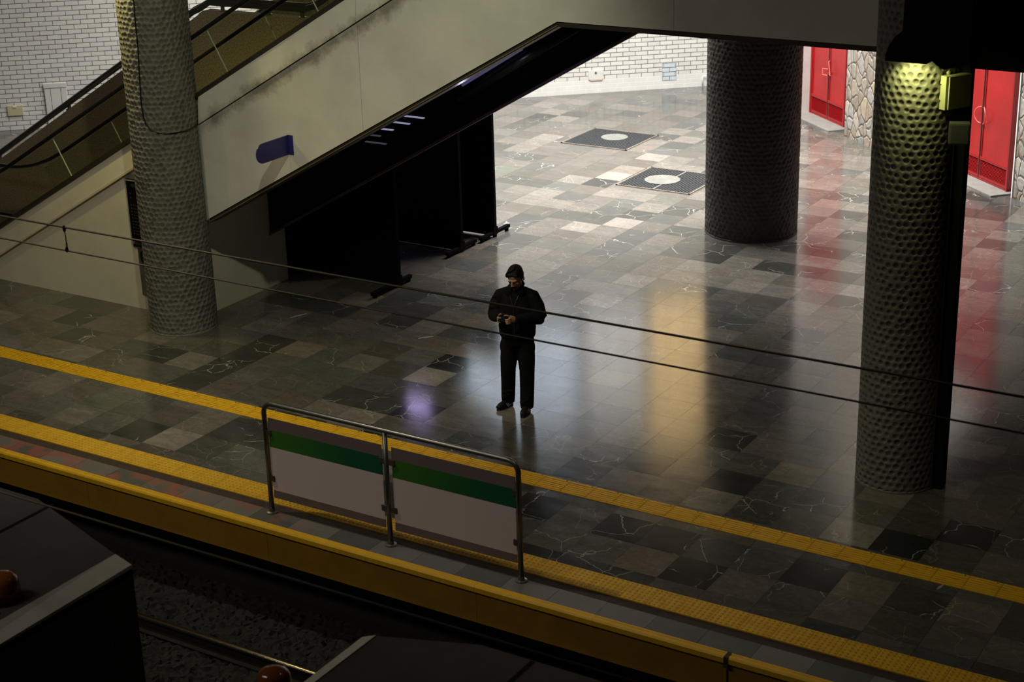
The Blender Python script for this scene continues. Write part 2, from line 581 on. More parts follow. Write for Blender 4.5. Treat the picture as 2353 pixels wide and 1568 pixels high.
bm = B()
cl_ = bm.loops.layers.float_color.new('tile')
i0, i1 = math.floor((-30 - X0) / PX), math.ceil((3 - X0) / PX)
j0, j1 = 0, math.ceil((36 - Y0) / PY)
W1 = Vector((-25.833, 22.475))
W2 = Vector((-14.57, 32.5))
for i in range(i0, i1):
    for j in range(j0 - 1, j1):
        xa, xb = X0 + i * PX, X0 + (i + 1) * PX
        ya, yb = Y0 + j * PY, Y0 + (j + 1) * PY
        ya = max(ya, 11.66)
        # leave out what lies well behind the walls
        q = Vector(((xa + xb) / 2, (ya + yb) / 2))
        if (q - W1).dot(Vector((-.665, .747))) > 1.2:
            continue
        if q.x > -14.6 and (q.y - 30.44 + .861 * (q.x + 12.17)) > 2.2:
            continue
        k = rng.choice(len(pal), p=wts)
        c_ = np.array(pal[k][0]) * rng.uniform(.82, 1.18)
        al = pal[k][2]
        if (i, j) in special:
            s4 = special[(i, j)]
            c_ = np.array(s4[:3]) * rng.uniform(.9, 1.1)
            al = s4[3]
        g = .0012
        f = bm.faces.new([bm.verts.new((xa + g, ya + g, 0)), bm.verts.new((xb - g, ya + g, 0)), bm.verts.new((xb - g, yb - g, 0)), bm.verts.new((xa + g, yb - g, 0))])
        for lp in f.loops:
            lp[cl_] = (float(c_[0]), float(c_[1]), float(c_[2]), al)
struct('floor', bm, TILE)
bm = B()
box(bm, -30, 3, 11.42, 37, -.45, -.004)
struct('floor_slab', bm, CONCD)

# platform edge
bm = B()
cl_ = bm.loops.layers.float_color.new('tile')
x = -30 + .2
while x < 3:
    c_ = random.choice([(.07, .085, .075), (.16, .15, .145), (.06, .07, .07), (.11, .115, .105), (.19, .18, .17)])
    vs = box(bm, x + .0015, x + .497, 11.29, 11.54, -.05, 0)
    for f in vs[0].link_faces[:] + vs[7].link_faces[:]:
        for lp in f.loops:
            lp[cl_] = c_ + (1,)
    x += .4985
struct('trim_1', bm, EDGEP)
bm = B()
box(bm, -30, 3, 11.54, 11.66, -.05, -.002)
struct('trim_2', bm, DBROWN)
# yellow nosing and face
bm = B()
x = -30
while x < 3:
    x2 = x + 1.245
    if x < -5.20 < x2 + .0:
        pass
    prism(bm, [(11.20, -.060), (11.20, -.012), (11.212, 0.004), (11.245, .004), (11.25, -.004), (11.262, -.004), (11.267, .004), (11.285, .004), (11.285, -.060)], x + .001, x2 - .001, axis='x')
    x = x2
struct('trim_3', bm, YEDGE)
bm = B()
x = -30
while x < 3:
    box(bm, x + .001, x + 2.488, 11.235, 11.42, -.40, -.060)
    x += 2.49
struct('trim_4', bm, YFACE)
bm = B()
box(bm, -5.075, -5.035, 11.195, 11.29, -.1, .0052)
box(bm, -5.062, -5.048, 11.228, 11.24, -.36, -.06)
struct('trim_13', bm, DBROWN)
# tactile warning strip with domes
bm = B()
x = -30.06
while x < 3:
    box(bm, x + .002, x + .298, 11.66, 11.962, -.03, .010)
    x += .3
dom = []
for ix in range(int((3 + 19) / .05)):
    xx = -19.035 + ix * .05
    if (ix % 6) == 5 and False:
        continue
    for iy in range(6):
        yy = 11.688 + iy * .0495
        n = 8
        r0 = [bm.verts.new((xx + .0155 * math.cos(2 * PI * k / n), yy + .0155 * math.sin(2 * PI * k / n), .010)) for k in range(n)]
        r1 = [bm.verts.new((xx + .010 * math.cos(2 * PI * k / n), yy + .010 * math.sin(2 * PI * k / n), .0155)) for k in range(n)]
        for k in range(n):
            ff = bm.faces.new((r0[k], r0[(k + 1) % n], r1[(k + 1) % n], r1[k]))
            ff.smooth = True
            ff.material_index = 1
        bm.faces.new(r1).material_index = 1
struct('trim_5', bm, [YELLOW, mottled('worn_dome', (.46, .26, .010), (.66, .38, .012), .5, 14)])
# guiding strip with bars
bm = B()
x = -30.1
k = 0
while x < 3:
    box(bm, x + .002, x + .298, 13.295, 13.565, -.03, .006)
    for iy in range(6):
        yy = 13.318 + iy * .0405
        box(bm, x + .010, x + .290, yy, yy + .021, .006, .0115)
    x += .3
    k += 1
struct('trim_6', bm, YELLOWG)
bm = B()
x = -30.1
while x < 3:
    box(bm, x + .245, x + .262, 13.532, 13.545, .0118, .0128)
    x += .3
struct('trim_7', bm, BLACKM)

# ------------------------------------------------------------------ far walls
bd = (W2 - W1).normalized()
L = (W2 - W1).length
bm = B()
box(bm, -6, L + .02, 0, .3, 0, 9)
wall = struct('wall_back', bm, BRICK)
wall.location = (W1.x, W1.y, 0)
wall.rotation_euler = (0, 0, math.atan2(bd.y, bd.x))
WA = math.atan2(bd.y, bd.x)


def onwall(s, z, off=0):
    n = Vector((bd.y, -bd.x))
    p = W1 + bd * s + n * off
    return Vector((p.x, p.y, z))


# wall fittings, each at its place on the brick wall
def wallthing(name, label, cat, s, z):
    t = thing(name, label, cat, onwall(s, z, 0.0), WA)
    return t


t = wallthing('access_cover', 'white painted square access cover low on the bright brick wall', 'cover', 11.87, .29)
bm = B(); box(bm, -.155, .155, -.022, 0, 0, .195, bev=.004); obj('cover_plate', bm, OFFW, t)
bm = B(); box(bm, -.02, .02, -.034, -.022, .13, .165); obj('latch', bm, STEELD, t)
bm = B(); box(bm, -.12, .14, -.020, -.001, -.022, .0); obj('rust_patch', bm, mottled('rust_stain', (.45, .26, .12), (.6, .5, .4), .8, 30), t)
t = wallthing('access_cover', 'yellowish square access cover on the dim brick wall at left', 'cover', .01, .30)
bm = B(); box(bm, -.15, .15, -.022, 0, 0, .20, bev=.004); obj('cover_plate', bm, OLIVE, t)
bm = B(); box(bm, -.035, .03, -.034, -.022, .165, .185); obj('latch', bm, WHITEP, t)
t = wallthing('duct_cover', 'pale tall duct cover on brick wall behind the dark handrail', 'cover', .83, .0)
bm = B()
for a, b_ in ((-.21, -.10), (-.09, .10), (.11, .22)):
    box(bm, a, b_, -.03, 0, 0.02, .80, bev=.004)
obj('cover_board', bm, OFFW, t)
bm = B(); box(bm, -.22, .23, -.036, 0, .81, .90, bev=.004); obj('cap_board', bm, OFFW, t)
t = wallthing('bare_brick_patch', 'small bluish patch of unpainted bricks in the bright wall', 'wall patch', 13.47, .17)
bm = B()
for r_ in range(4):
    for c_ in ((-.15, .0), (.01, .15)) if r_ % 2 == 0 else ((-.15, -.125), (-.115, .125), (.135, .15)):
        box(bm, c_[0], c_[1], -.007, -.002, r_ * .0926 + .006, r_ * .0926 + .086)
obj('brick_face', bm, mottled('blue_grey_brick', (.42, .48, .52), (.5, .55, .58), .45, 6), t)
bm = B(); box(bm, -.155, .155, -.004, 0, 0, .37); obj('mortar', bm, Mat('blue_black_mortar', (.02, .05, .08), .7).m, t)
t = wallthing('wall_pipe', 'thin white pipe bent down to the floor beside the big dark column', 'pipe', 14.19, 0)
bm = B()
tube(bm, [(-.0, -.06, .02), (0, -.06, .21), (.02, -.06, .235), (.3, -.06, .235), (.33, -.02, .235)], .014, 10)
obj('pipe', bm, WHITEP, t, smooth=True)

# glowing panels added high on the brick wall for coloured reflections in the floor
GLOWN = Mat('glow_panel_neutral', (.8, .8, .8), .3).emit((.84, .82, .78), 2.3).m
for nm, s0, s1, z0, z1, mt in (('glow_panel_1', 8.6, 11.4, 5.2, 7.6, GLOWB), ('glow_panel_3', 11.6, 12.9, 4.8, 7.8, GLOWN), ('glow_panel_2', 13.05, 14.3, 4.7, 8.4, GLOWW)):
    t = thing(nm, None, None, onwall(s0, z0, 0), WA)
    t['kind'] = 'structure'
    w, h = s1 - s0, z1 - z0
    bm = B()
    for k in range(4):
        box(bm, w * k / 3 - .03, w * k / 3 + .03, -.06, 0, 0, h)
    box(bm, 0, w, -.06, 0, -.04, .03)
    box(bm, 0, w, -.06, 0, h - .03, h + .04)
    obj('glow_panel_frame', bm, STEELD, t)
    bm = B()
    box(bm, .02, w - .02, -.03, -.012, .02, h - .02)
    obj('glow_panel_pane', bm, mt, t)

# stone wall with the red doors


def seg(a, b):
    a = Vector((a[0], a[1], 0))
    b = Vector((b[0], b[1], 0))
    return a, b, math.atan2(b.y - a.y, b.x - a.x), (b - a).length


D1a, D1b, DA, D1L = seg((-12.174, 30.443), (-11.106, 29.523))
D2a, D2b, DA2, D2L = seg((-8.037, 27.237), (-7.107, 26.418))


def placed(o, p, a):
    o.location = (p.x, p.y, 0)
    o.rotation_euler = (0, 0, a)
    return o


dl = Vector((math.cos(DA), math.sin(DA), 0))
dn = Vector((-dl.y, dl.x, 0))      # away from the camera
bm = B(); box(bm, -3.2, -.20, .0, .3, 0, 9)
placed(struct('wall_right', bm, BRICK), D1a - dn * .0, DA)
bm = B(); box(bm, -.30, 0, -.32, .3, 0, 9, bev=.01)
placed(struct('trim_8', bm, GREYP), D1a, DA)
# backing wall
bm = B(); box(bm, 0, 2.3, .16, .4, 0, 9)
placed(struct('wall_right_backing', bm, CONC), D1a, DA)
bm = B(); box(bm, -1.2, 6, .16, .4, 0, 9)
placed(struct('wall_right_backing', bm, CONC), D2a, DA2)
# stone facings
bm = B(); box(bm, 0, 2.25, 0, .55, 0, 9)
S1 = Vector((-10.913, 29.008, 0))
placed(struct('wall_right_stone', bm, STONE), S1, math.atan2(28.25 - 29.008, -10.07 + 10.913))
bm = B(); box(bm, .0, 6, 0, .5, 0, 9)
placed(struct('wall_right_stone', bm, STONE), Vector((-6.96, 26.20, 0)), math.radians(-42))
bm = B(); box(bm, -.028, .0, -.02, .45, 0, 9)
placed(struct('trim_9', bm, WHITEP), Vector((-6.96, 26.20, 0)), math.radians(-42))
# thresholds
bm = B(); box(bm, -.4, 1.55, -.42, .2, -.01, .035, bev=.01)
THR = mottled('threshold_concrete', (.13, .13, .12), (.19, .18, .17), .7, 5)
placed(struct('trim_10', bm, THR), D1a, DA)
bm = B(); box(bm, -1.5, 1.35, -.38, .2, -.01, .03, bev=.01)
placed(struct('trim_11', bm, THR), D2a, DA2)


def door(nm, p, a, w, x_open, handle, h=3.6, side=1):
    t = thing(nm, None, None, (p.x, p.y, .035), a)
    t['kind'] = 'structure'
    bm = B()
    box(bm, x_open, x_open + .05, -.03, .06, 0, h)
    box(bm, w - .035, w, -.03, .06, 0, h)
    box(bm, x_open, w, -.03, .06, h - .05, h)
    box(bm, x_open, w, -.02, .06, 0, .03)
    obj('door_frame', bm, REDH, t)
    mid = (x_open + w) / 2 + .03
    zl = .34
    for a0, b0 in ((x_open + .055, mid - .012), (mid + .012, w - .04)):
        bm = B()
        box(bm, a0, b0, 0, .04, zl + .05, h - .06)
        # raised borders
        box(bm, a0, a0 + .025, -.014, 0, .035, h - .06)
        box(bm, b0 - .025, b0, -.014, 0, .035, h - .06)
        lf = obj('door_leaf', bm, RED, t)
        bm = B()
        box(bm, a0, b0, -.022, .04, zl, zl + .05)
        box(bm, a0, b0, -.018, .04, .035, .075)
        n = 11
        for i in range(n):
            z = .085 + i * (zl - .095) / n
            prism(bm, [(-.014, z), (-.010, z - .003), (.012, z + .006), (.008, z + .011)], a0 + .025, b0 - .025, axis='x')
        obj('louvre', bm, REDH, lf)
        bm = B()
        box(bm, a0 + .02, b0 - .02, .03, .045, .05, zl)
        obj('louvre_back', bm, DJ, lf)
    bm = B()
    box(bm, mid - .024, mid - .006, -.016, .05, .03, h - .05)
    box(bm, mid + .006, mid + .024, -.016, .05, .03, h - .05)
    obj('door_gap', bm, DJ, t)
    hz = 1.55
    if handle == 'ring':
        bm = B()
        pts = [(mid - .03 - .13 * math.sin(q), -.02 - .05 * math.sin(q), 1.08 + .14 * math.cos(q)) for q in [k * PI / 12 for k in range(13)]]
        tube(bm, pts, .008, 8)
        obj('door_handle', bm, REDL, t, smooth=True)
        bm = B()
        pts = [(mid + .03 + .13 * math.sin(q), -.02 - .05 * math.sin(q), 1.08 + .14 * math.cos(q)) for q in [k * PI / 12 for k in range(13)]]
        tube(bm, pts, .008, 8)
        obj('door_handle', bm, REDL, t, smooth=True)
    else:
        hz = .86
        for s_ in (-1, 1):
            bm = B()
            z0 = hz if s_ < 0 else hz + .03
            hh = .12 if s_ < 0 else .26
            tube(bm, [(mid + s_ * .03, -.02, z0), (mid + s_ * .15, -.07, z0), (mid + s_ * (.15 if s_ < 0 else .08), -.07, z0 + hh), (mid + s_ * .03, -.02, z0 + hh)], .009, 8)
            obj('door_handle', bm, REDL, t)
        bm = B()
        box(bm, mid - .05, mid + .06, -.04, 0, hz + .02, hz + .07, bev=.006)
        obj('door_latch', bm, REDH, t)
    return t


door('door_1', D1a, DA, D1L, 0.0, 'bar')
door('door_2', D2a, DA2, D2L, -.55, 'ring')

# ------------------------------------------------------------------ floor grates


def grate(x0, x1, y0, y1, dpx, dpy, dr, label, bright):
    t = thing('floor_grate', label, 'floor grate', ((x0 + x1) / 2, (y0 + y1) / 2, 0), 0, 'iron tree grates let into the hall floor')
    w, d = x1 - x0, y1 - y0
    dc = at(dpx, dpy) - Vector(((x0 + x1) / 2, (y0 + y1) / 2, 0))
    bm = B()
    for a in ((-w / 2, w / 2, -d / 2, -d / 2 + .03), (-w / 2, w / 2, d / 2 - .03, d / 2), (-w / 2, -w / 2 + .03, -d / 2, d / 2), (w / 2 - .03, w / 2, -d / 2, d / 2)):
        box(bm, a[0], a[1], a[2], a[3], .0005, .012)
    obj('grate_frame', bm, mottled('worn_frame', (.09, .075, .06), (.2, .17, .14), .6, 8), t)
    bm = B()
    box(bm, -w / 2 + .03, w / 2 - .03, -d / 2 + .03, d / 2 - .03, .0006, .002)  # black sheet painted in for the shade below the bars
    obj('pit', bm, PIT, t)
    bm = B()
    nb = 26
    for i in range(nb):
        xx = -w / 2 + .03 + (w - .06) * (i + .5) / nb
        box(bm, xx - .007, xx + .007, -d / 2 + .03, d / 2 - .03, .002, .010)
    for i in range(22):
        yy = -d / 2 + .03 + (d - .06) * (i + .5) / 22
        box(bm, -w / 2 + .03, w / 2 - .03, yy - .005, yy + .005, .002, .008)
    obj('bars', bm, GRATE, t)
    if bright:
        bm = B()
        box(bm, -.003, .003, -d / 2 + .03, d / 2 - .03, .009, .0105)
        obj('centre_bar', bm, TAPE, t)
    bm = B()
    lathe(bm, [(dr, .0008), (dr, .016), (dr - .01, .018)], dc.x, dc.y, 40)
    obj('cover_disc', bm, DISC, t)


grate(-15.425, -14.04, 26.25, 27.55, 1412, 316.5, .255, 'farther black floor grate with a smaller pale disc in it', False)
grate(-13.08, -11.69, 24.067, 25.39, 1522, 414.5, .305, 'nearer black floor grate beside the big dark column, larger pale disc', True)

# ------------------------------------------------------------------ dimpled columns


def dimple_mesh(R, z0, z1, pitch, depth, dr, seed, res, band=None, band_z=None):
    """cylinder wall whose surface carries real hammered dimples"""
    rs = np.random.RandomState(seed)
    circ = 2 * PI * R
    nu = int(circ / res)
    nz = int((z1 - z0) / res)
    cols = int(round(circ / pitch))
    pu = circ / cols
    pz = pitch * .88
    rows = int((z1 - z0) / pz) + 3
    jit = rs.uniform(-.15, .15, (rows, cols, 2))
    rad = rs.uniform(.82, 1.15, (rows, cols))
    dep = rs.uniform(.65, 1.2, (rows, cols))
    u = np.arange(nu) * circ / nu
    z = np.linspace(0, z1 - z0, nz + 1)
    U, Z = np.meshgrid(u, z)
    h = np.zeros_like(U)
    r0 = np.floor(Z / pz).astype(int)
    for dj in (-1, 0, 1, 2):
        rr = r0 + dj
        ri = np.clip(rr + 1, 0, rows - 1)
        offs = (ri % 2) * .5
        c0 = np.floor(U / pu - offs).astype(int)
        for di in (-1, 0, 1, 2):
            ci = (c0 + di) % cols
            cu = (c0 + di + offs + .5 * 0 + jit[ri, ci, 0]) * pu
            cz = (rr + jit[ri, ci, 1]) * pz
            d = np.sqrt((U - cu) ** 2 + ((Z - cz) * 1.05) ** 2)
            rd = dr * rad[ri, ci]
            hh = np.clip(1 - (d / rd) ** 3.2, 0, 1) * dep[ri, ci]
            h = np.maximum(h, hh)
    rr = R - h * depth + rs.normal(0, .0006, U.shape)
    if band_z is not None:
        rr = rr - .008 * np.exp(-((Z + z0 - band_z + .012 * np.sin(U * 5)) / .010) ** 2)
    th = U / R
    X = rr * np.cos(th)
    Y = rr * np.sin(th)
    V = np.stack([X, Y, Z + z0], -1).reshape(-1, 3)
    idx = np.arange((nz + 1) * nu).reshape(nz + 1, nu)
    a = idx[:-1]
    b = np.roll(idx, -1, 1)[:-1]
    c = np.roll(idx, -1, 1)[1:]
    d = idx[1:]
    Fq = np.stack([a, b, c, d], -1).reshape(-1, 4)
    me = bpy.data.meshes.new('column')
    me.vertices.add(len(V))
    me.vertices.foreach_set('co', V.astype(np.float32).ravel())
    me.loops.add(len(Fq) * 4)
    me.loops.foreach_set('vertex_index', Fq.astype(np.int32).ravel())
    me.polygons.add(len(Fq))
    me.polygons.foreach_set('loop_start', (np.arange(len(Fq)) * 4).astype(np.int32))
    me.polygons.foreach_set('loop_total', np.full(len(Fq), 4, np.int32))
    me.polygons.foreach_set('use_smooth', np.ones(len(Fq), bool))
    me.update()
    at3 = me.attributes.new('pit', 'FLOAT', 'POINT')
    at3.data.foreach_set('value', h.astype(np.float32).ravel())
    return me


def column(name, label, x, y, R, ztop, pitch, depth, dr, seed, mat, res=.0105, band_z=None):
    t = thing(name, label, 'column', (x, y, 0))
    me = dimple_mesh(R, 0.02, ztop, pitch, depth, dr, seed, res, band_z=band_z)
    me.materials.append(mat)
    o = bpy.data.objects.new('shaft', me)
    C.objects.link(o)
    o.parent = t
    bm = B()
    lathe(bm, [(R + .003, 0), (R + .003, .018), (R - .01, .03)], 0, 0, 64)
    obj('base_ring', bm, mat, t)
    return t


CL = (-14.850, 15.300)
CR = (-5.020, 15.259)
CM = (-9.967, 22.677)
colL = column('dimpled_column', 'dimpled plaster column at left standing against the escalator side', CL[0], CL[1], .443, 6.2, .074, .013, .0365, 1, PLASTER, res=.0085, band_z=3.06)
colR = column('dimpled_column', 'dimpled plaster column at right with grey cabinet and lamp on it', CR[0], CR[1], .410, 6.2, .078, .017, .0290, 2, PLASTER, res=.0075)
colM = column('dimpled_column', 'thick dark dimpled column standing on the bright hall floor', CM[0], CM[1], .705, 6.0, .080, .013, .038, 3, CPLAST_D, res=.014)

# cable looped on the left column
bm = B()
pts = []


def oncol(px, py, cx, cy, R):
    d = Vector((px - PP[0], py - PP[1], F))
    r = Vector((AX.dot(d), AY.dot(d), AZ.dot(d)))
    ox, oy = -cx, -cy
    a = r.x ** 2 + r.y ** 2
    b = 2 * (ox * r.x + oy * r.y)
    c = ox * ox + oy * oy - R * R
    q = b * b - 4 * a * c
    if q < 0:
        t = -b / (2 * a)
    else:
        t = (-b - math.sqrt(q)) / (2 * a)
    return CAM + r * t


for a in [(301, -60), (307, 0), (311, 50), (317, 110), (320, 170), (324, 230), (329, 268), (336, 287), (348, 299), (362, 305), (385, 308), (408, 305), (430, 300), (448, 290), (457, 282), (463, 279)]:
    pts.append(oncol(a[0], a[1], CL[0], CL[1], .450))
tube(bm, pts, .008, 8)
cab = obj('wall_cable', bm, BLACK, None, smooth=True)
tag(cab, 'thin black cable running down and looping round the left dimpled column', 'cable')

# ------------------------------------------------------------------ escalator
SL = .5625


def zb(x):
    return min(1.53 + .549 * (x + 14.34), 4.388)


def zg(x):
    return 2.754 + .5636 * (x + 14.381)


def zt(x):
    return 3.09 + .563 * (x + 14.43)


XC = -9.13          # knee where the underside turns level
XT = -9.0
esc = thing('escalator', 'long beige clad escalator rising to the right, glass sided, across the hall', 'escalator', (-14.4, 16.3, 0))
E0 = Vector((-14.4, 16.3, 0))


def eobj(name, bm, mat, parent=None, **kw):
    bmesh.ops.translate(bm, verts=bm.verts[:], vec=-E0)
    o = obj(name, bm, mat, esc if parent is None else parent, **kw)
    return o


# main side cladding
bm = B()
xl = -14.43
poly = [(xl, zb(xl)), (XC, 4.388), (3.0, 4.388), (3.0, 6.6), (-7.9, 6.6), (-7.9, zg(-7.9) if zg(-7.9) < 6.6 else 6.4), (xl, zg(xl))]
prism(bm, poly, 15.50, 15.56)
o = eobj('side_cladding', bm, CLAD)
o.data.transform(Matrix.Translation(E0)); o.location = -E0   # keep material coordinates in metres of the hall
# upper band, slightly proud and tilted back
bm = B()
x1 = -8.4
for (a0, a1) in ((-14.43, x1),):
    vs = [(a0, 15.475, zg(a0) + .012), (a1, 15.475, zg(a1) + .012), (a1, 15.52, zt(a1)), (a0, 15.52, zt(a0)),
          (a0, 15.60, zg(a0) + .012), (a1, 15.60, zg(a1) + .012), (a1, 15.60, zt(a1)), (a0, 15.60, zt(a0))]
    V = [bm.verts.new(p) for p in vs]
    for q in ((0, 1, 2, 3), (7, 6, 5, 4), (0, 4, 5, 1), (3, 2, 6, 7), (0, 3, 7, 4), (1, 5, 6, 2)):
        bm.faces.new([V[i] for i in q])
o = eobj('upper_band', bm, CLAD)
o.data.transform(Matrix.Translation(E0)); o.location = -E0
# left housing (stands on the floor)
bm = B()
xh = -14.86
prism(bm, [(-24, 0), (xh, 0), (xh, zg(xh)), (-19.2, zg(-19.2)), (-24, zg(-19.2))], 15.55, 17.5)
o = eobj('housing', bm, CLADL)
bm = B()
a0, a1 = -19.2, xh + .0
vs = [(a0, 15.52, zg(a0) + .0), (a1, 15.52, zg(a1) + .0), (a1, 15.545, zt(a1)), (a0, 15.545, zt(a0)), (a0, 15.62, zg(a0)), (a1, 15.62, zg(a1)), (a1, 15.62, zt(a1)), (a0, 15.62, zt(a0))]
V = [bm.verts.new(p) for p in vs]
for q in ((0, 1, 2, 3), (7, 6, 5, 4), (0, 4, 5, 1), (3, 2, 6, 7), (0, 3, 7, 4), (1, 5, 6, 2)):
    bm.faces.new([V[i] for i in q])
eobj('lower_band', bm, CLADL)
bm = B()
prism(bm, [(a0, zg(a0) - .02), (a1, zg(a1) - .02), (a1, zg(a1) + .012), (a0, zg(a0) + .012)], 15.50, 15.55)
eobj('band_moulding', bm, mottled('moulding_paint', (.55, .5, .36), (.66, .6, .46), .45, 3))
# pale flange at the near lower corner of the big panel
bm = B()
box(bm, -14.50, -14.43, 15.49, 15.56, zb(-14.43) - .02, zg(-14.43))
box(bm, -14.432, -14.415, 15.480, 15.50, zb(-14.43) + .0, zg(-14.43))
eobj('end_flange', bm, SHTRIM)
# dark lip beneath
bm = B()


def strip(bm, x0, x1, fz, dz0, dz1, y0, y1, xa=None):
    prism(bm, [(x0, fz(x0) + dz0), (x1, fz(x1) + dz0), (x1, fz(x1) + dz1), (x0, fz(x0) + dz1)], y0, y1)


strip(bm, -14.43, XC, lambda x: 1.53 + .549 * (x + 14.34), -.062, 0, 15.52, 15.72)
box(bm, XC, 3, 15.52, 15.72, 4.33, 4.388)
eobj('bottom_lip', bm, DTRIM)
bm = B()
strip(bm, -14.43, XC, lambda x: 1.53 + .549 * (x + 14.34), -.050, -.038, 15.512, 15.52)
eobj('lip_bead', bm, mottled('bead_brass', (.14, .10, .04), (.2, .15, .07), .5, 8))
# top dark trim under the glass
bm = B()
strip(bm, -19.2, x1, zt, -.004, .052, 15.50, 15.66)
eobj('deck_trim', bm, DTRIM)
bm = B()
strip(bm, -19.2, x1, zt, -.02, .03, 16.62, 16.95)
eobj('deck_trim', bm, DTRIM)
# truss tray (underside) and far cladding


def zf(x):
    return 2.84 + .558 * (x + 11.1)


bm = B()
strip(bm, -14.4, XC, lambda x: 1.53 + .549 * (x + 14.34), .10, .45, 15.56, 17.18)
box(bm, XC - .02, 3, 15.56, 17.18, 4.5, 6.4)
eobj('truss_tray', bm, BLACKM)
bm = B()
prism(bm, [(-14.85, zf(-14.85)), (-8.84, zf(-8.84)), (3, zf(-8.84)), (3, 6.4), (-8.0, 6.4), (-14.85, zf(-14.85) + 1.75)], 17.18, 17.26)
eobj('far_cladding', bm, BLACKM)
bm = B()
strip(bm, -14.85, -8.84, zf, -.004, .036, 17.15, 17.19)
eobj('far_lip', bm, mottled('plum_lip', (.10, .065, .065), (.15, .10, .10), .5, 5))
# rounded channel with two bright steel beads on the inner face
for k, (pa, pb) in enumerate((((1130, 165), (1302, 57)), ((1130, 192), (1348, 60)))):
    A_ = at(pa[0], pa[1], 1, 17.02)
    B_ = at(pb[0], pb[1], 1, 17.02)
    dd = (B_ - A_)
    A2 = A_ - dd * (.42 if k == 0 else .22)
    B2 = A_ + dd * 1.12
    bm = B()
    tube(bm, [A2, B2], .010 if k == 0 else .008, 8)
    eobj('steel_bead', bm, SILVER, smooth=True)
A_ = at(1130, 178, 1, 17.05)
B_ = at(1325, 58, 1, 17.05)
bm = B()
tube(bm, [A_ - (B_ - A_) * .4, A_ + (B_ - A_) * 1.12], .085, 20)
eobj('rounded_channel', bm, Mat('gunmetal_channel', (.05, .05, .055), .28, .7).m, smooth=True)
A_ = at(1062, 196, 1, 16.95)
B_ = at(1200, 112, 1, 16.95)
strip_glow = None
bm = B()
tube(bm, [A_, B_], .018, 8)  # tube emits faintly, in place of the violet glow on the casing
eobj('violet_glow_strip', bm, Mat('violet_strip', (.3, .25, .5), .4).emit((.26, .23, .50), .16).m)
# short glowing bars in place of the violet reflections under the truss
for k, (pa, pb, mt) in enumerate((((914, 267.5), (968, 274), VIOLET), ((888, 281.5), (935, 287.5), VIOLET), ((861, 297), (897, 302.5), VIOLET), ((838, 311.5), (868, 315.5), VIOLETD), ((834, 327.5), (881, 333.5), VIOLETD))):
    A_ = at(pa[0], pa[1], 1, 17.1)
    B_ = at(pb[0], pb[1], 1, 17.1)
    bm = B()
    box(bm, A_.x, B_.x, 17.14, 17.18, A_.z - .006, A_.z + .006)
    eobj('reflection_bar', bm, mt)

# glass balustrades


def zh(x):
    return 3.098 + .5625 * (x + 15.785)


def glass_side(Y, skip=()):
    xs = [-18.45 + 1.5 * k for k in range(9)]
    for a, b_ in zip(xs[:-1], xs[1:]):
        bm = B()
        o_ = -.20    # panes are cut square to the slope
        g = .006
        fz = lambda x: zt(x) + .04
        lo_a, lo_b = a + g, b_ - g
        dz = zh(a) - .05 - fz(a)
        k = dz / (1 + SL * SL) * 1.0
        # top corners shifted square to the slope
        s_ = dz * SL / (1 + SL * SL)
        pts = [(lo_a, fz(lo_a)), (lo_b, fz(lo_b)), (lo_b - s_, fz(lo_b) + dz - s_ * SL), (lo_a - s_, fz(lo_a) + dz - s_ * SL)]
        prism(bm, pts, Y - .006, Y + .006)
        p = eobj('glass_pane', bm, GLASS)
        bm = B()
        d_ = .003
        prism(bm, [(lo_b - .0, fz(lo_b)), (lo_b + 2 * d_, fz(lo_b + 2 * d_)), (lo_b + 2 * d_ - s_, fz(lo_b + 2 * d_) + dz - s_ * SL), (lo_b - s_, fz(lo_b) + dz - s_ * SL)], Y - .008, Y + .008)
        q = eobj('pane_edge', bm, GEDGE)


glass_side(15.60)
glass_side(16.72)
for Y in (15.60, 16.72):
    bm = B()
    pts = []
    xs = [-19.6, -19.5, -19.35, -19.2, -19.05, -18.9, -18.6, -18.3]
    zlow = zh(-18.3)
    for x in xs:
        t_ = (x + 18.3) / 1.3
        # eases from level to the slope
        pts.append((x, Y, zh(-18.3) + SL * 1.3 * (t_ + (t_ * t_) * .5) if x < -18.3 else zh(x)))
    pts = [(-22.5, Y, pts[0][2])] + pts
    pts += [(x, Y, zh(x)) for x in (-17, -15, -12, -9)]
    tube(bm, pts, .033, 12, el=(1.25, .8, (0, 1, 0)))
    eobj('handrail', bm, RUBBER, smooth=True)
# steps
bm = B()
x = -19.2
prof = []
while x < -8.2:
    z = zt(x) - .12
    prof += [(x, z), (x + .38, z), (x + .38, z + .38 * .563)]
    x += .38
prof2 = [(prof[0][0], prof[0][1])] + prof
xs_ = prof[-1][0]
poly = [(prof[0][0], prof[0][1] - .3)] + prof + [(xs_, prof[-1][1] - .3)]
bmv0 = []
for Y in (15.70, 16.60):
    bmv0.append([bm.verts.new((p[0], Y, p[1])) for p in prof])
for i in range(len(prof) - 1):
    bm.faces.new((bmv0[0][i], bmv0[0][i + 1], bmv0[1][i + 1], bmv0[1][i]))
eobj('steps', bm, Mat('step_metal', (.05, .05, .05), .5, .6).m)

# ------------------------------------------------------------------ stairs beyond the escalator
SY = 18.0


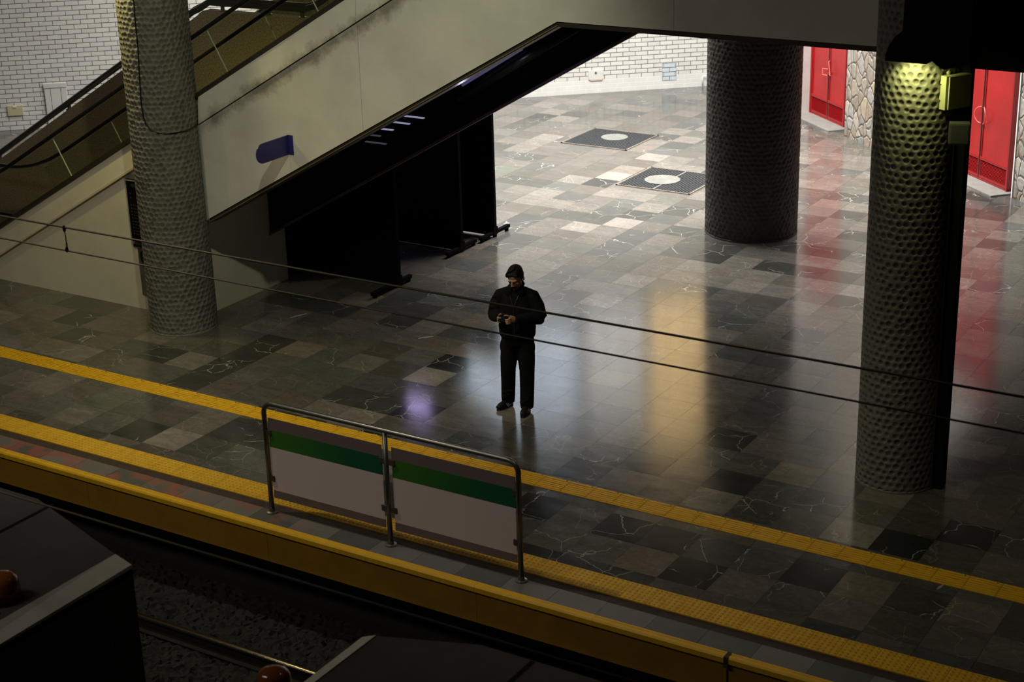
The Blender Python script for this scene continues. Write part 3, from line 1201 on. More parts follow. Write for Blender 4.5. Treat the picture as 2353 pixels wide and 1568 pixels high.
def stair_side(Y, t, nm):
    bm = B()
    top = [(-23.5, .933 + .57 * (-23.5 + 21.2)), (-16.62, .933 + .5695 * (-16.62 + 21.2) + .03), (-16.50, 3.655), (-14.60, 3.66), (-11.6, 3.66 + 3 * .57), (-9.5, 3.66 + 5.1 * .57)]
    bot = [(-9.5, 3.66 + 5.1 * .57 - 1.4), (-11.3, 3.66 + 3.2 * .57 - 1.35), (-14.3, 2.35), (-16.4, 2.1), (-19.0, 0.02), (-23.5, .02)]
    top[0] = (-22.8, .03)
    prism(bm, top + bot[:-1], Y, Y + .2)
    return obj(nm, bm, TERR, t)


st = thing('staircase', 'brown terrazzo parapet staircase with steel handrail behind the escalator', 'staircase', (0, 0, 0))
stair_side(SY, st, 'parapet')
stair_side(SY + 2.3, st, 'parapet')
bm = B()
x = -22.6
prof = []
z = 0.0
while x < -16.6:
    prof += [(x, z), (x, z + .165)]
    z += .165
    x += .29
prof += [(-16.5, z), (-14.6, z)]
x = -14.6
while x < -9.8:
    prof += [(x, z), (x, z + .165)]
    z += .165
    x += .29
a_ = [bm.verts.new((p[0], SY + .2, p[1] - .35)) for p in prof]
b_ = [bm.verts.new((p[0], SY + 2.3, p[1] - .35)) for p in prof]
for i in range(len(prof) - 1):
    bm.faces.new((a_[i], a_[i + 1], b_[i + 1], b_[i]))
obj('treads', bm, CONC, st)
for Y in (SY + .1, SY + 2.4):
    for dz, off in ((.115, -.03), (.145, .045)):
        bm = B()
        pts = [(-22.5, .20 + dz), (-16.75, .933 + .5695 * (-16.75 + 21.2) + .03 + dz), (-16.6, 3.56 + dz), (-16.42, 3.655 + dz), (-14.68, 3.665 + dz), (-14.5, 3.72 + dz), (-11.6, 3.66 + 3 * .57 + dz), (-9.5, 3.66 + 5.1 * .57 + dz)]
        tube(bm, [(p[0], Y + off, p[1]) for p in pts], .045, 14)
        obj('handrail', bm, STEELD, st, smooth=True)
    for x in (-21.3, -19.55, -17.75, -16.2, -15.35, -14.75, -13.0, -11.4):
        tz = (.933 + .5695 * (x + 21.2) + .03) if x < -16.62 else (3.655 if x < -14.6 else 3.66 + (x + 14.6) * .57)
        bm = B()
        lathe(bm, [(.055, tz - .02), (.055, tz + .012), (.030, tz + .016), (.028, tz + .12)], x, Y, 14)
        obj('handrail_bracket', bm, STEELD, st, smooth=False)

# ------------------------------------------------------------------ blue blade sign
p1 = at(661, 311, 1, 15.5)
t = thing('blade_sign', 'plain dark blue round-ended sign projecting from the escalator side', 'sign', (-12.99, 15.5, 2.50))
bm = B()
hS, LS = .245, .62
r = hS / 2
pts = [(0.0, hS), (0.0, 0.0)]
out = [(-LS + r - r * math.sin(q), r - r * math.cos(q)) for q in [PI * k / 14 for k in range(15)]]
pts = [(0, 0)] + out + [(0, hS)]
prism(bm, pts, -.006, .006, axis='x')
bl = obj('blade', bm, BLUE, t)
bm = B()
box(bm, .0, .072, -.008, .0, 0, hS)
obj('mounting_flange', bm, BLUE, t)

# ------------------------------------------------------------------ information panel and help point on the housing
pa = at(283, 410, 1, 15.55)
pb = at(305, 555, 1, 15.55)
t = thing('notice_panel', 'black notice panel with faint white print, half hidden by left column', 'notice board', (-15.87, 15.55, .98))
bm = B()
box(bm, -.04, .62, -.012, 0, -.06, .93)
obj('backing', bm, mottled('grey_backing', (.30, .30, .26), (.34, .33, .29), .5, 4), t)
bm = B()
box(bm, 0, .58, -.03, -.012, 0, .87, bev=.004)
obj('display', bm, DISP, t)
bm = B()
box(bm, 0, .58, -.034, -.029, .845, .858)
obj('top_rail', bm, SHTRIM, t)
# heading
cu = bpy.data.curves.new('heading', 'FONT')
cu.body = 'REGLA'
cu.size = .062
cu.extrude = .0006
tmp = bpy.data.objects.new('tmp', cu)
me_ = bpy.data.meshes.new_from_object(tmp)
bpy.data.objects.remove(tmp)
ho = bpy.data.objects.new('heading', me_)
C.objects.link(ho)
ho.parent = t
ho.rotation_euler = (PI / 2, 0, 0)
ho.location = (.085, -.0315, .765)
ho.data.materials.clear()
ho.data.materials.append(TXT)
bm = B()
for k, z in enumerate([.66, .60, .50, .455, .41, .365, .32, .275, .23, .185, .14, .10]):
    box(bm, .05, .065, -.0315, -.0305, z, z + .018)
    if k > 1:
        box(bm, .085, .085 + random.uniform(.2, .42), -.0315, -.0305, z + .005, z + .010)
obj('printed_lines', bm, TXT, t)

t = thing('help_point', 'tall narrow intercom post with black slot and round speaker beside left column', 'intercom', (-15.74, 15.55, .22))
bm = B()
box(bm, -.03, .22, -.05, 0, 0, .74, bev=.012)
obj('body', bm, mottled('brown_metal', (.10, .085, .07), (.14, .12, .10), .45, 5), t)
bm = B()
tube(bm, [(-.055, -.05, .72), (.26, -.05, .72)], .042, 16, el=(1, 1, (0, 1, 0)))
obj('slot_hood', bm, BLACK, t, smooth=True)
bm = B()
ell(bm, (.085, -.05, .56), (.085, .03, .105))
obj('speaker', bm, BLACK, t, smooth=True)
bm = B()
box(bm, .20, .215, -.060, -.045, .02, .50)
obj('bright_edge', bm, SILVER, t)

# ------------------------------------------------------------------ black exhibition screens


def screen(x0, x1, y, h, label, foot=(-.95, .45), lip=True):
    t = thing('folding_screen', label, 'screen', (x1, y, 0), 0, 'black portable screens under the escalator')
    w = x1 - x0
    bm = B()
    box(bm, -w, 0, -.02, .02, .02, h)
    obj('panel', bm, VBLACK, t)
    bm = B()
    box(bm, -.03, .012, -.03, .03, .0, h + .015)
    box(bm, -w - .012, -w + .03, -.03, .03, .0, h + .015)
    box(bm, -w, 0, -.03, .03, h - .02, h + .015)
    obj('frame', bm, VBLACK, t)
    for xf in (-.02, -w + .02):
        bm = B()
        box(bm, xf - .03, xf + .03, foot[0], foot[1], .045, .095, bev=.004)
        box(bm, xf - .035, xf + .035, -.06, .06, .04, .16)
        for yy in (foot[0] + .06, foot[1] - .06):
            box(bm, xf - .018, xf + .018, yy - .03, yy + .03, 0, .05)
        obj('foot', bm, VBLACK, t)
    return t


screen(-16.9, -13.30, 20.60, 2.08, 'rearmost black screen, its edge cutting the bright floor', (-.40, .42))
screen(-17.0, -13.33, 19.72, 2.05, 'middle black screen standing just before the rearmost one', (-.38, .40))
screen(-17.2, -13.22, 17.95, 2.05, 'nearest black screen, deepest in shadow beside the escalator housing', (-.62, .3))

# ------------------------------------------------------------------ fence by the platform edge
t = thing('platform_barrier', 'steel tube barrier with two white and green striped boards at platform edge', 'barrier', (-8.74, 11.5, 0))
xa, xb, xm = -10.216 + 8.74, -7.26 + 8.74, 0
bm = B()
rc = .11
pts = [(xa, 0, 0.0), (xa, 0, 1.205 - rc)]
for q in [PI * k / 16 for k in range(1, 9)]:
    pts.append((xa + rc - rc * math.cos(q), 0, 1.205 - rc + rc * math.sin(q)))
for q in [PI / 2 - PI * k / 16 for k in range(0, 9)]:
    pts.append((xb - rc + rc * math.cos(q), 0, 1.205 - rc + rc * math.sin(q)))
pts.append((xb, 0, 0))
tube(bm, pts, .0255, 14)
obj('hoop_rail', bm, STEELD, t, smooth=True)
bm = B()
tube(bm, [(0, 0, 0), (0, 0, 1.195)], .025, 14)
obj('middle_post', bm, STEELD, t, smooth=True)
for x in (xa, 0, xb):
    bm = B()
    lathe(bm, [(.058, 0), (.058, .010), (.032, .016), (.028, .05)], x, 0, 20)
    obj('base_flange', bm, STEELD, t)
for k, (a, b_) in enumerate(((xa + .045, -.045), (.070, xb - .035))):
    bm = B()
    box(bm, 0, b_ - a, -.003, .003, .175, 1.05)
    o = obj('board', bm, PANEL, t)
    o.location = (a, 0.0, 0)
    tag(o, 'white board with green stripe and brown top and bottom bands', None)
    for z in (.86, .36):
        for xx in (.012, b_ - a - .012):
            s_ = -1 if xx < .5 else 1
            bm = B()
            box(bm, min(xx, xx + s_ * .035) - .02, max(xx, xx + s_ * .035) + .02, -.014, .014, z, z + .06, bev=.004)
            obj('clamp', bm, CLAMP, o)

# ------------------------------------------------------------------ track bed
bm = B()
nx, ny = 420, 96
xs = np.linspace(-16, -1, nx)
ys = np.linspace(8.3, 11.61, ny)
vg = []
for y in ys:
    row = []
    for x in xs:
        row.append(bm.verts.new((x + rng.uniform(-.02, .02), y + rng.uniform(-.02, .02), -1.13 + rng.uniform(-.03, .03))))
    vg.append(row)
for j in range(ny - 1):
    for i in range(nx - 1):
        bm.faces.new((vg[j][i], vg[j][i + 1], vg[j + 1][i + 1], vg[j + 1][i]))
o = obj('ballast', bm, BALLAST)
tag(o, 'dark stone ballast filling the track bed below the platform', 'gravel', kind='stuff')
bm = B(); box(bm, -30, 3, 3, 13, -1.6, -1.3)
struct('floor_trackbed', bm, CONCD)
bm = B(); box(bm, -30, 3, 11.85, 12.1, -1.4, -.44)
struct('wall_platform', bm, CONCD)
bm = B(); box(bm, -30, 3, 11.62, 11.85, -1.4, -1.02)
struct('trim_12', bm, BALLAST)


def rail(y, label):
    bm = B()
    z = -.95
    prism(bm, [(y - .035, z - .016), (y - .031, z - .008), (y - .024, z - .003), (y - .012, z), (y + .012, z), (y + .024, z - .003), (y + .031, z - .008), (y + .035, z - .016), (y + .033, z - .035), (y + .010, z - .05), (y + .010, z - .13),
               (y + .07, z - .15), (y + .07, z - .16), (y - .07, z - .16), (y - .07, z - .15), (y - .010, z - .13), (y - .010, z - .05), (y - .033, z - .035)], -16, -1, axis='x')
    o = obj('rail', bm, [RUST, RAILM])
    for p in o.data.polygons:
        if p.normal.z > .2 and p.center.z > -.963:
            p.material_index = 1
            p.use_smooth = True
    tag(o, label, 'rail', 'running rails of the near track')


rail(10.50, 'rail with bright worn head in the ballast below the platform edge')
rail(9.065, 'rail farther from the platform, mostly hidden by the train roof')
# ------------------------------------------------------------------ overhead wires
bm = B()
tube(bm, [(-30, 9.8, 3.378), (-10.83, 9.8, 3.378), (4, 9.8, 3.415)], .0095, 8)
o = obj('messenger_wire', bm, WIREM, None, smooth=True)
tag(o, 'upper of the two thin overhead wires crossing in front of the man', 'wire')
bm = B()
tube(bm, [(-30, 9.8, 3.165), (-10.83, 9.8, 3.162), (4, 9.8, 3.150)], .0075, 8)
o = obj('contact_wire', bm, WIREM, None, smooth=True)
tag(o, 'lower of the two thin overhead wires crossing in front of the man', 'wire')
t = thing('wire_dropper', 'short frayed hanger tying the two overhead wires together at left', 'wire hanger', (-10.835, 9.8, 3.16))
bm = B()
ell(bm, (0, 0, .205), (.016, .014, .032))
ell(bm, (.01, 0, .245 - .03), (.024, .014, .012))
obj('upper_clamp', bm, BLACKM, t, smooth=True)
bm = B()
ell(bm, (0, 0, .012), (.016, .014, .026))
obj('lower_clamp', bm, BLACKM, t, smooth=True)
bm = B()
tube(bm, [(0, 0, .20), (.006, 0, .13), (.004, 0, .08), (-.004, 0, .03)], .0045, 6)
tube(bm, [(0.0, 0, .10), (.016, 0, .06), (.012, 0, .02)], .003, 6)
obj('hanger_wire', bm, BLACKM, t, smooth=True)
bm = B()
tube(bm, [(-30, 5.99, 3.2), (4, 5.99, 3.2)], .007, 8)
o = obj('contact_wire', bm, Mat('worn_copper_wire', (.28, .22, .15), .5, .3).m, None, smooth=True)
tag(o, 'faint blurred overhead wire passing over the dark train roof, lower left', 'wire')

# ------------------------------------------------------------------ parked train roofs


def train(name, label, xe, sgn, xfar):
    """sgn=-1: car extends to -x from its end at xe"""
    t = thing(name, label, 'train car', (xe, 6.1, -.4), 0, 'parked train cars on the second track')
    y0, y1 = 4.2, 7.39
    yw = 7.80
    ch = 1.26 if sgn < 0 else .73
    if sgn > 0:
        yw = 7.657
    l = (xfar - xe)
    out = [(0, 4.4 - 6.1), (0, y1 - 6.1), (sgn * ch, yw - 6.1), (l, yw - 6.1), (l, 4.4 - 6.1)]
    bm = B()
    prism(bm, out, 0.1, 2.30, axis='z')
    obj('car_body', bm, mottled('train_body_dark', (.020, .020, .017), (.03, .03, .026), .6, 3), t)
    bm = B()
    ins = .125
    o2 = [(sgn * ins, 4.45 - 6.1), (sgn * ins, y1 - .02 - 6.1), (sgn * (ch + .05), yw - .05 - 6.1), (l, yw - .05 - 6.1), (l, 4.45 - 6.1)]
    prism(bm, o2, 2.30, 2.385, axis='z')
    obj('roof_panel', bm, ROOFM, t)
    # bevel along the car end, pale to paint in the light on it
    bm = B()
    V = [bm.verts.new(p) for p in ((0, 4.4 - 6.1, 2.30), (0, y1 - 6.1, 2.33), (sgn * .13, y1 - .02 - 6.1, 2.392), (sgn * .13, 4.45 - 6.1, 2.392),
                                   (0, 4.4 - 6.1, 2.25), (0, y1 - 6.1, 2.25), (sgn * .13, y1 - .02 - 6.1, 2.25), (sgn * .13, 4.45 - 6.1, 2.25))]
    for q in ((0, 1, 2, 3), (4, 7, 6, 5), (0, 4, 5, 1), (1, 5, 6, 2), (2, 6, 7, 3), (3, 7, 4, 0)):
        bm.faces.new([V[i] for i in q])
    obj('end_bevel', bm, ROOFE, t)
    bm = B()
    for k in range(1, 4):
        xx = sgn * (1.0 * k + .15)
        if abs(xx) < abs(l):
            box(bm, min(xx, xx + .03), max(xx, xx + .03), 4.5 - 6.1, (yw - .06) - 6.1, 2.385, 2.389)
    box(bm, min(sgn * .2, l), max(sgn * .2, l), 6.35 - 6.1, 6.38 - 6.1, 2.385, 2.389)
    obj('roof_seam', bm, BLACKM, t)
    return t


tA = train('train_car', 'dark train roof at lower left with pale sloping end edge', at(300, 1278, 2, 2.0).x, -1, -16)
tB = train('train_car', 'dark train roof at the bottom centre of the picture', at(830, 1443, 2, 2.0).x, 1, -1.0)
for nm_, px, py, z, lab in (('roof_insulator', 628, 1545, 2.12, 'orange brown glazed insulator cap between the two train roofs'), ('roof_insulator', 4, 1325, 2.16, 'orange brown glazed insulator cap at left picture edge')):
    p = at(px, py, 2, z)
    t = thing(nm_, lab, 'insulator', (p.x, p.y, 1.98 if z > 2.14 else 1.6), 0, 'brown roof insulators')
    hh = p.z - t.location.z
    bm = B()
    R0 = .100
    lathe(bm, [(R0 * 1.1, 0), (R0 * 1.12, hh * .5), (R0 * 1.04, hh - .03), (R0 * .9, hh), (R0 * .55, hh + .022), (R0 * .1, hh + .028)], 0, 0, 32)
    obj('ceramic_cap', bm, INSUL, t, smooth=True)
    bm = B()
    lathe(bm, [(R0 * 1.25, -.05), (R0 * 1.25, .01), (R0 * .8, .015)], 0, 0, 24)
    obj('base', bm, BLACKM, t)
p = at(628, 1545, 2, 2.12)
bm = B()
box(bm, p.x - .2, at(830, 1443, 2, 2.0).x + .0, p.y - .35, p.y + .2, 1.35, 1.55)
o = obj('coupling_platform', bm, BLACKM, tB)
o.location = -Vector(tB.location)

# ------------------------------------------------------------------ fittings of the right column
t = thing('flood_lamp', 'black hooded lamp throwing yellow green light down the right column', 'lamp', (0, 0, 0))
LZ = 4.42
a_, b_2 = at(2035, 139, 1, 14.46), at(2136, 141, 1, 14.46)
xl_, xr_ = a_.x, b_2.x
zz = (a_.z + b_2.z) / 2
bm = B()
prof = [(xl_, zz - .012), (xl_ + .004, zz + .05), (xl_ + .03, zz + .13), (xl_ + .08, zz + .21), (xl_ + .15, zz + .27), (xl_ + .16, 5.5), (xr_ + .36, 5.5), (xr_ + .36, zz + .02),
        (xr_ + .24, zz - .02), (xr_ + .14, zz - .05), (xr_ + .07, zz - .015), (xr_ + .03, zz + .02), (xr_ - .02, zz - .012)]
prism(bm, prof, 14.44, 14.83)  # hood outline carried up in black over the shaded column top
obj('hood', bm, BLACKM, t)
bm = B()
box(bm, xl_ + .12, xr_ - .05, 14.50, 14.62, zz - .018, zz - .010)
obj('diffuser', bm, LAMPG, t)
bm = B()
box(bm, (xl_ + xr_) / 2 - .04, (xl_ + xr_) / 2 + .04, 14.86, 14.95, zz + .1, zz + .25)
obj('bracket', bm, BLACKM, t)

# electrical cabinet turned on the column's flank
z_mid = 4.12
c1 = at(2154, 170.5, 1, 15.02)
c2 = at(2175.5, 176.5, 1, 14.95)
zt_ = 4.27
p1 = at(2154, 170.5, 2, zt_)
p2 = at(2175.5, 176.5, 2, zt_)
p3 = at(2232, 167.5, 2, zt_)
ang = math.atan2(p3.y - p2.y, p3.x - p2.x)
wd = (p3 - p2).length
dp = (p1 - p2).length
t = thing('junction_cabinet', 'grey electrical cabinet with one face lit yellow on the right column', 'electrical cabinet', (p2.x, p2.y, zt_ - .315), ang)
# local frame: x along the wide dark face, y into the column
bm = B()
box(bm, .022, wd, .0, dp, 0, .315, bev=.004)
obj('case', bm, BOXG, t)
bm = B()
box(bm, 0.026, wd - .004, -.018, -.004, .004, .311, bev=.003)
obj('door', bm, BOXG, t)
bm = B()
box(bm, .0, .021, 0, dp, 0, .315, bev=.002)
obj('side_plate', bm, BOXG, t)
for z in (.08, .23):
    bm = B()
    ell(bm, (-.001, dp * .5, z), (.003, .007, .007), seg=10)
    obj('screw', bm, BLACKM, t)
bm = B()
ell(bm, (.08, dp * .5, .335), (.022, .022, .024), seg=14)
obj('top_gland', bm, BOXG, t)
pj = at(2182, 285, 1, 14.92)
t = thing('junction_box', 'small dim grey junction box below the cabinet on the right column', 'junction box', (pj.x, 14.92, pj.z - .20), .35)
bm = B()
box(bm, 0, .19, 0, .12, 0, .205, bev=.018)
obj('cover', bm, BOXD, t)
# cable duct down the flank
pd = at(2183, 350, 1, 15.0)
t = thing('cable_duct', 'black vertical cable duct running down the flank of right column', 'duct', (CR[0], CR[1], 0))
ax = Vector((.93, -.37)).normalized() * .43
q0 = at(2168, 1130)
dxv = Vector((q0.x - CR[0], q0.y - CR[1]))
an = math.atan2(dxv.y, dxv.x)
bm = B()
box(bm, .404, .50, -.085, .085, 0, 5.2)
o = obj('duct', bm, BLACKM, t)
o.rotation_euler = (0, 0, math.radians(2))
bm = B()
tube(bm, [(.40, -.115, 0.0), (.40, -.115, 3.8)], .009, 8)
o = obj('conduit', bm, BOXD, t)
o.rotation_euler = (0, 0, math.radians(2))
# dark fascia right of the column
bm = B()
box(bm, -4.62, 3, 15.30, 15.49, 4.29, 6.2)
o = obj('dark_fascia', bm, BLACKM)
tag(o, 'black fascia beam in the upper right corner above the red door', 'beam')

bm = B(); box(bm, -6.9, 6, 11.6, 15.28, 6.35, 6.6)  # unseen slab added to keep lamp light off the right column
o = obj('shading_slab', bm, CONCD)
tag(o, 'unseen dark slab added over the right column to shade it', 'slab')
# ------------------------------------------------------------------ ceilings and closing walls
bm = B(); box(bm, -30, 8, -4, 36, 9.6, 9.9)
struct('ceiling', bm, CEILM)
bm = B(); box(bm, -30.3, -30, -4, 36, -1.6, 9.9)
struct('wall_left', bm, CEILM)
bm = B(); box(bm, 8, 8.3, -4, 36, -1.6, 9.9)
struct('wall_east', bm, CEILM)
bm = B(); box(bm, -30, 8, -4.3, -4, -1.6, 9.9)
struct('wall_front', bm, CONCD)

bm = B(); box(bm, -30, 8, 21.2, 21.5, 5.2, 9.6)  # unseen beam added to block hall light from the front floor
struct('light_block_beam', bm, CEILM)

bm = B(); box(bm, -7.6, 8, 18.5, 27.4, 4.32, 4.6)  # unseen slab added to darken the floor and its reflections at right
struct('right_shading_slab', bm, CONCD)

# lamps on the ceiling: fittings with their light


def area(name, loc, target, size, power, col, spread=180, sizey=None, parent=None):
    ld = bpy.data.lights.new(name, 'AREA')
    ld.energy = power
    ld.color = col
    ld.shape = 'RECTANGLE'
    ld.size = size
    ld.size_y = sizey or size
    ld.spread = math.radians(spread)
    o = bpy.data.objects.new(name, ld)
    C.objects.link(o)
    o.location = loc
    d = Vector(target) - Vector(loc)
    o.rotation_euler = d.to_track_quat('-Z', 'Y').to_euler()
    return o


def spot(name, loc, target, power, col, ang, blend=.5, rad=.08):
    ld = bpy.data.lights.new(name, 'SPOT')
    ld.energy = power
    ld.color = col
    ld.spot_size = math.radians(ang)
    ld.spot_blend = blend
    ld.shadow_soft_size = rad
    o = bpy.data.objects.new(name, ld)
    C.objects.link(o)
    o.location = loc
    d = Vector(target) - Vector(loc)
    o.rotation_euler = d.to_track_quat('-Z', 'Y').to_euler()
    return o


# hall: bright ceiling panels beyond the escalator
area('hall_light', (-13.0, 24.6, 9.2), (-13.0, 24.6, 0), 8, 2400, (1.0, .97, .91), 130, 6)
area('hall_light', (-10.2, 25.5, 9.0), (-10.2, 26.0, 0), 3, 260, (1.0, .95, .90), 110, 3)
area('hall_light', (-21, 23.5, 9.2), (-22.5, 26, 0), 4, 380, (1.0, .95, .86), 120, 3)
# platform lamps
spot('platform_light', (-8.6, 10.0, 8.3), (-12.6, 15.5, 3.0), 690, (.95, .94, .66), 74, .8, .10)
spot('platform_light', (-13.1, 10.3, 8.4), (-9.9, 12.5, 0), 600, (1.0, .88, .66), 80, .9, .12)
spot('platform_light', (-19.0, 10.3, 8.3), (-17.5, 13.0, 0), 110, (1.0, .86, .58), 95, .8, .15)
spot('platform_light', (-4.2, 10.2, 8.4), (-5.8, 11.8, 0), 120, (1.0, .84, .60), 90, .9, .15)
# added fill light from the viewer's side, in place of concourse lighting
area('viewer_fill_light', (-13, 3.0, 9.3), (-13, 12, 0), 7, 125, (1.0, .90, .80), 130, 1.5)
# yellow lamp on the left column
t = thing('column_lamp', 'lamp casting yellow light on the top of the left column', 'lamp', (-15.45, 14.55, 5.35))
bm = B(); box(bm, -.14, .14, -.09, .09, 0, .12, bev=.02); obj('housing', bm, BLACKM, t)
bm = B(); box(bm, -.11, .11, -.07, .07, -.012, 0); obj('diffuser', bm, LAMPY, t)
spot('column_light', (-15.45, 14.55, 5.32), (-15.02, 14.97, 3.4), 260, (1.0, .86, .34), 115, .6, .10)
spot('lamp_light', ((xl_ + xr_) / 2 - .04, 14.66, zz - .04), ((xl_ + xr_) / 2 - .02, 14.95, zz - .62), 27, (.86, .88, .30), 118, .5, .06)
pl = bpy.data.lights.new('bead_fill_light', 'POINT')  # added point light, only to brighten the steel beads under the truss
pl.energy = 2.2
pl.color = (.72, .70, 1.0)
pl.shadow_soft_size = .05
po = bpy.data.objects.new('bead_fill_light', pl)
C.objects.link(po)
po.location = (-10.7, 16.1, 3.30)
# unseen violet tube added under the stairs for a violet floor reflection
bm = B()
tube(bm, [(-13.92, 18.62, 2.13), (-13.30, 18.62, 2.13)], .055, 12)
o = obj('added_violet_tube', bm, VIOLETB, None, smooth=True)
tag(o, 'unseen added violet tube whose glow is mirrored on the floor left of the man', 'lamp')

# ------------------------------------------------------------------ the man


def remesh(o, vox, smooth=4):
    md = o.modifiers.new('r', 'REMESH')
    md.mode = 'VOXEL'
    md.voxel_size = vox
    md.use_smooth_shade = True
    if smooth:
        ms = o.modifiers.new('s', 'SMOOTH')
        ms.factor = .5
        ms.iterations = smooth
    return o


P0 = Vector((-9.445, 15.03, 0))
man = thing('person', 'man in black jacket and trousers standing, looking down at phone in his hands', 'person', P0, math.radians(20))


def R3(x=0, y=0, z=0):
    return Matrix.Rotation(z, 3, 'Z') @ Matrix.Rotation(y, 3, 'Y') @ Matrix.Rotation(x, 3, 'X')


# head frame
HC = Vector((.006, -.050, 1.582))
HR = R3(x=math.radians(27), z=math.radians(-14))


def hp(x, y, z):
    return HC + HR @ (Vector((x, y, z)) * 1.10)


# anatomy landmarks (his left is +x, he faces -y)
sh = {-1: Vector((-.175, .0, 1.40)), 1: Vector((.178, .0, 1.40))}
elb = {-1: Vector((-.255, -.03, 1.135)), 1: Vector((.268, -.02, 1.120))}
wr = {-1: Vector((-.155, -.255, 1.185)), 1: Vector((.055, -.285, 1.175))}
hip = {-1: Vector((-.085, .0, .90)), 1: Vector((.085, .0, .90))}
kn = {-1: Vector((-.115, -.025, .48)), 1: Vector((.110, -.050, .48))}
an_ = {-1: Vector((-.135, .01, .075)), 1: Vector((.115, -.135, .075))}

bm = B()
# skull, jaw, neck
ell(bm, hp(0, .012, .045), (.074, .094, .090), HR)
ell(bm, hp(0, -.020, -.030), (.066, .068, .080), HR)
ell(bm, hp(0, -.055, -.082), (.034, .030, .026), HR)
ell(bm, hp(0, -.050, .030), (.056, .040, .018), HR)
# nose
tube(bm, [hp(0, -.078, .030), hp(0, -.098, .002), hp(0, -.108, -.020)], .01, 10, rs=[.009, .012, .0155])
ell(bm, hp(-.012, -.094, -.022), (.010, .010, .008), HR, 10)
ell(bm, hp(.012, -.094, -.022), (.010, .010, .008), HR, 10)
# lips
ell(bm, hp(0, -.085, -.050), (.024, .010, .006), HR, 12)
ell(bm, hp(0, -.083, -.060), (.021, .010, .007), HR, 12)
for s in (-1, 1):
    ell(bm, hp(s * .032, -.062, -.012), (.022, .020, .022), HR, 12)      # cheek bones
    ell(bm, hp(s * .080, .020, -.005), (.010, .020, .032), HR, 12)       # ears
tube(bm, [hp(0, .015, -.04), Vector((0, .01, 1.47)), Vector((0, .015, 1.38))], .06, 16, rs=[.056, .056, .075])
# trunk
tube(bm, [(0, .012, 1.40), (0, .0, 1.33), (0, -.005, 1.20), (0, 0, 1.05), (0, .005, .95), (0, .005, .84)], .1, 20,
     rs=[.07, .130, .140, .135, .140, .12], el=(1.12, .72, (1, 0, 0)))
for s in (-1, 1):
    tube(bm, [Vector((s * .05, .01, 1.37)), sh[s] + Vector((-s * .015, 0, -.05)), (sh[s] + elb[s]) / 2, elb[s]], .05, 14, rs=[.05, .050, .046, .042])
    tube(bm, [elb[s], (elb[s] + wr[s]) / 2, wr[s]], .04, 14, rs=[.043, .040, .027])
    tube(bm, [hip[s], (hip[s] + kn[s]) / 2, kn[s]], .08, 14, rs=[.088, .076, .056])
    tube(bm, [kn[s], (kn[s] * .6 + an_[s] * .4) + Vector((0, .015, 0)), an_[s]], .05, 14, rs=[.056, .054, .036])
    tube(bm, [an_[s] + Vector((0, .03, -.03)), an_[s] + Vector((0, -.03, -.035))], .03, 12, rs=[.030, .024])
# hands holding the phone
ph = Vector((-.095, -.345, 1.225))       # phone centre
palms = {-1: Vector((-.128, -.315, 1.190)), 1: Vector((-.012, -.325, 1.195))}


def finger(a, b_, c, d, r):
    tube(bm, [a, b_, c, d], r, 10, rs=[r, r * .95, r * .86, r * .72])
    ell(bm, d, (r * .74,) * 3, None, 10)


for s in (-1, 1):
    pm = palms[s]
    tube(bm, [wr[s], (wr[s] * .4 + pm * .6), pm, pm + (pm - wr[s]).normalized() * .02], .03, 14, rs=[.026, .034, .037, .030], el=(1.15, .62, (0, 0, 1) if s > 0 else (.4, 0, .9)))
# right hand (image left): four fingers wrap the back of the phone, thumb on its near side
pm = palms[-1]
for k, (dz, ln) in enumerate(((.024, .030), (.006, .036), (-.012, .033), (-.030, .026))):
    a = pm + Vector((-.004, -.012, dz))
    finger(a, a + Vector((-.018, -.024, .004)), a + Vector((-.006, -.046, .006)), a + Vector((ln * .8, -.052, .006)), .0092)
a = pm + Vector((.0, -.005, .032))
finger(a, a + Vector((-.004, -.016, .018)), a + Vector((.008, -.026, .032)), a + Vector((.024, -.032, .036)), .0105)
# left hand: fingers curled towards the phone, thumb pointing at the screen
pm = palms[1]
for k, (dz, ln) in enumerate(((.014, .034), (-.004, .036), (-.021, .032), (-.037, .025))):
    a = pm + Vector((.004, -.014, dz))
    finger(a, a + Vector((.006, -.030, .0)), a + Vector((-.016, -.048, -.002)), a + Vector((-.016 - ln * .8, -.044, -.002)), .0092)
a = pm + Vector((-.004, -.006, .026))
finger(a, a + Vector((-.012, -.014, .018)), a + Vector((-.030, -.022, .024)), a + Vector((-.052, -.028, .020)), .0105)
body = obj('body', bm, SKIN, man)
remesh(body, .0045, 3)
# eyes and brows
for s in (-1, 1):
    bm = B(); ell(bm, hp(s * .029, -.078, .010), (.013, .008, .005), HR, 12)
    obj('closed_eyelid', bm, Mat('eyelid_shadow', (.06, .03, .02), .6).m, man, smooth=True)
    bm = B(); tube(bm, [hp(s * .012, -.090, .022), hp(s * .030, -.088, .029), hp(s * .048, -.074, .024)], .005, 8, rs=[.0055, .006, .003])
    obj('eyebrow', bm, HAIR, man, smooth=True)
bm = B()
tube(bm, [hp(-.034, -.078, -.048), hp(-.018, -.094, -.038), hp(0, -.100, -.035), hp(.018, -.094, -.038), hp(.034, -.078, -.048)], .007, 10, rs=[.004, .0085, .009, .0085, .004])
obj('moustache', bm, HAIR, man, smooth=True)
# stubble chin
bm = B(); ell(bm, hp(0, -.062, -.086), (.028, .026, .020), HR, 14)
obj('beard_stubble', bm, mottled('stubble_skin', (.05, .03, .022), (.08, .05, .035), .8, 60), man, smooth=True)
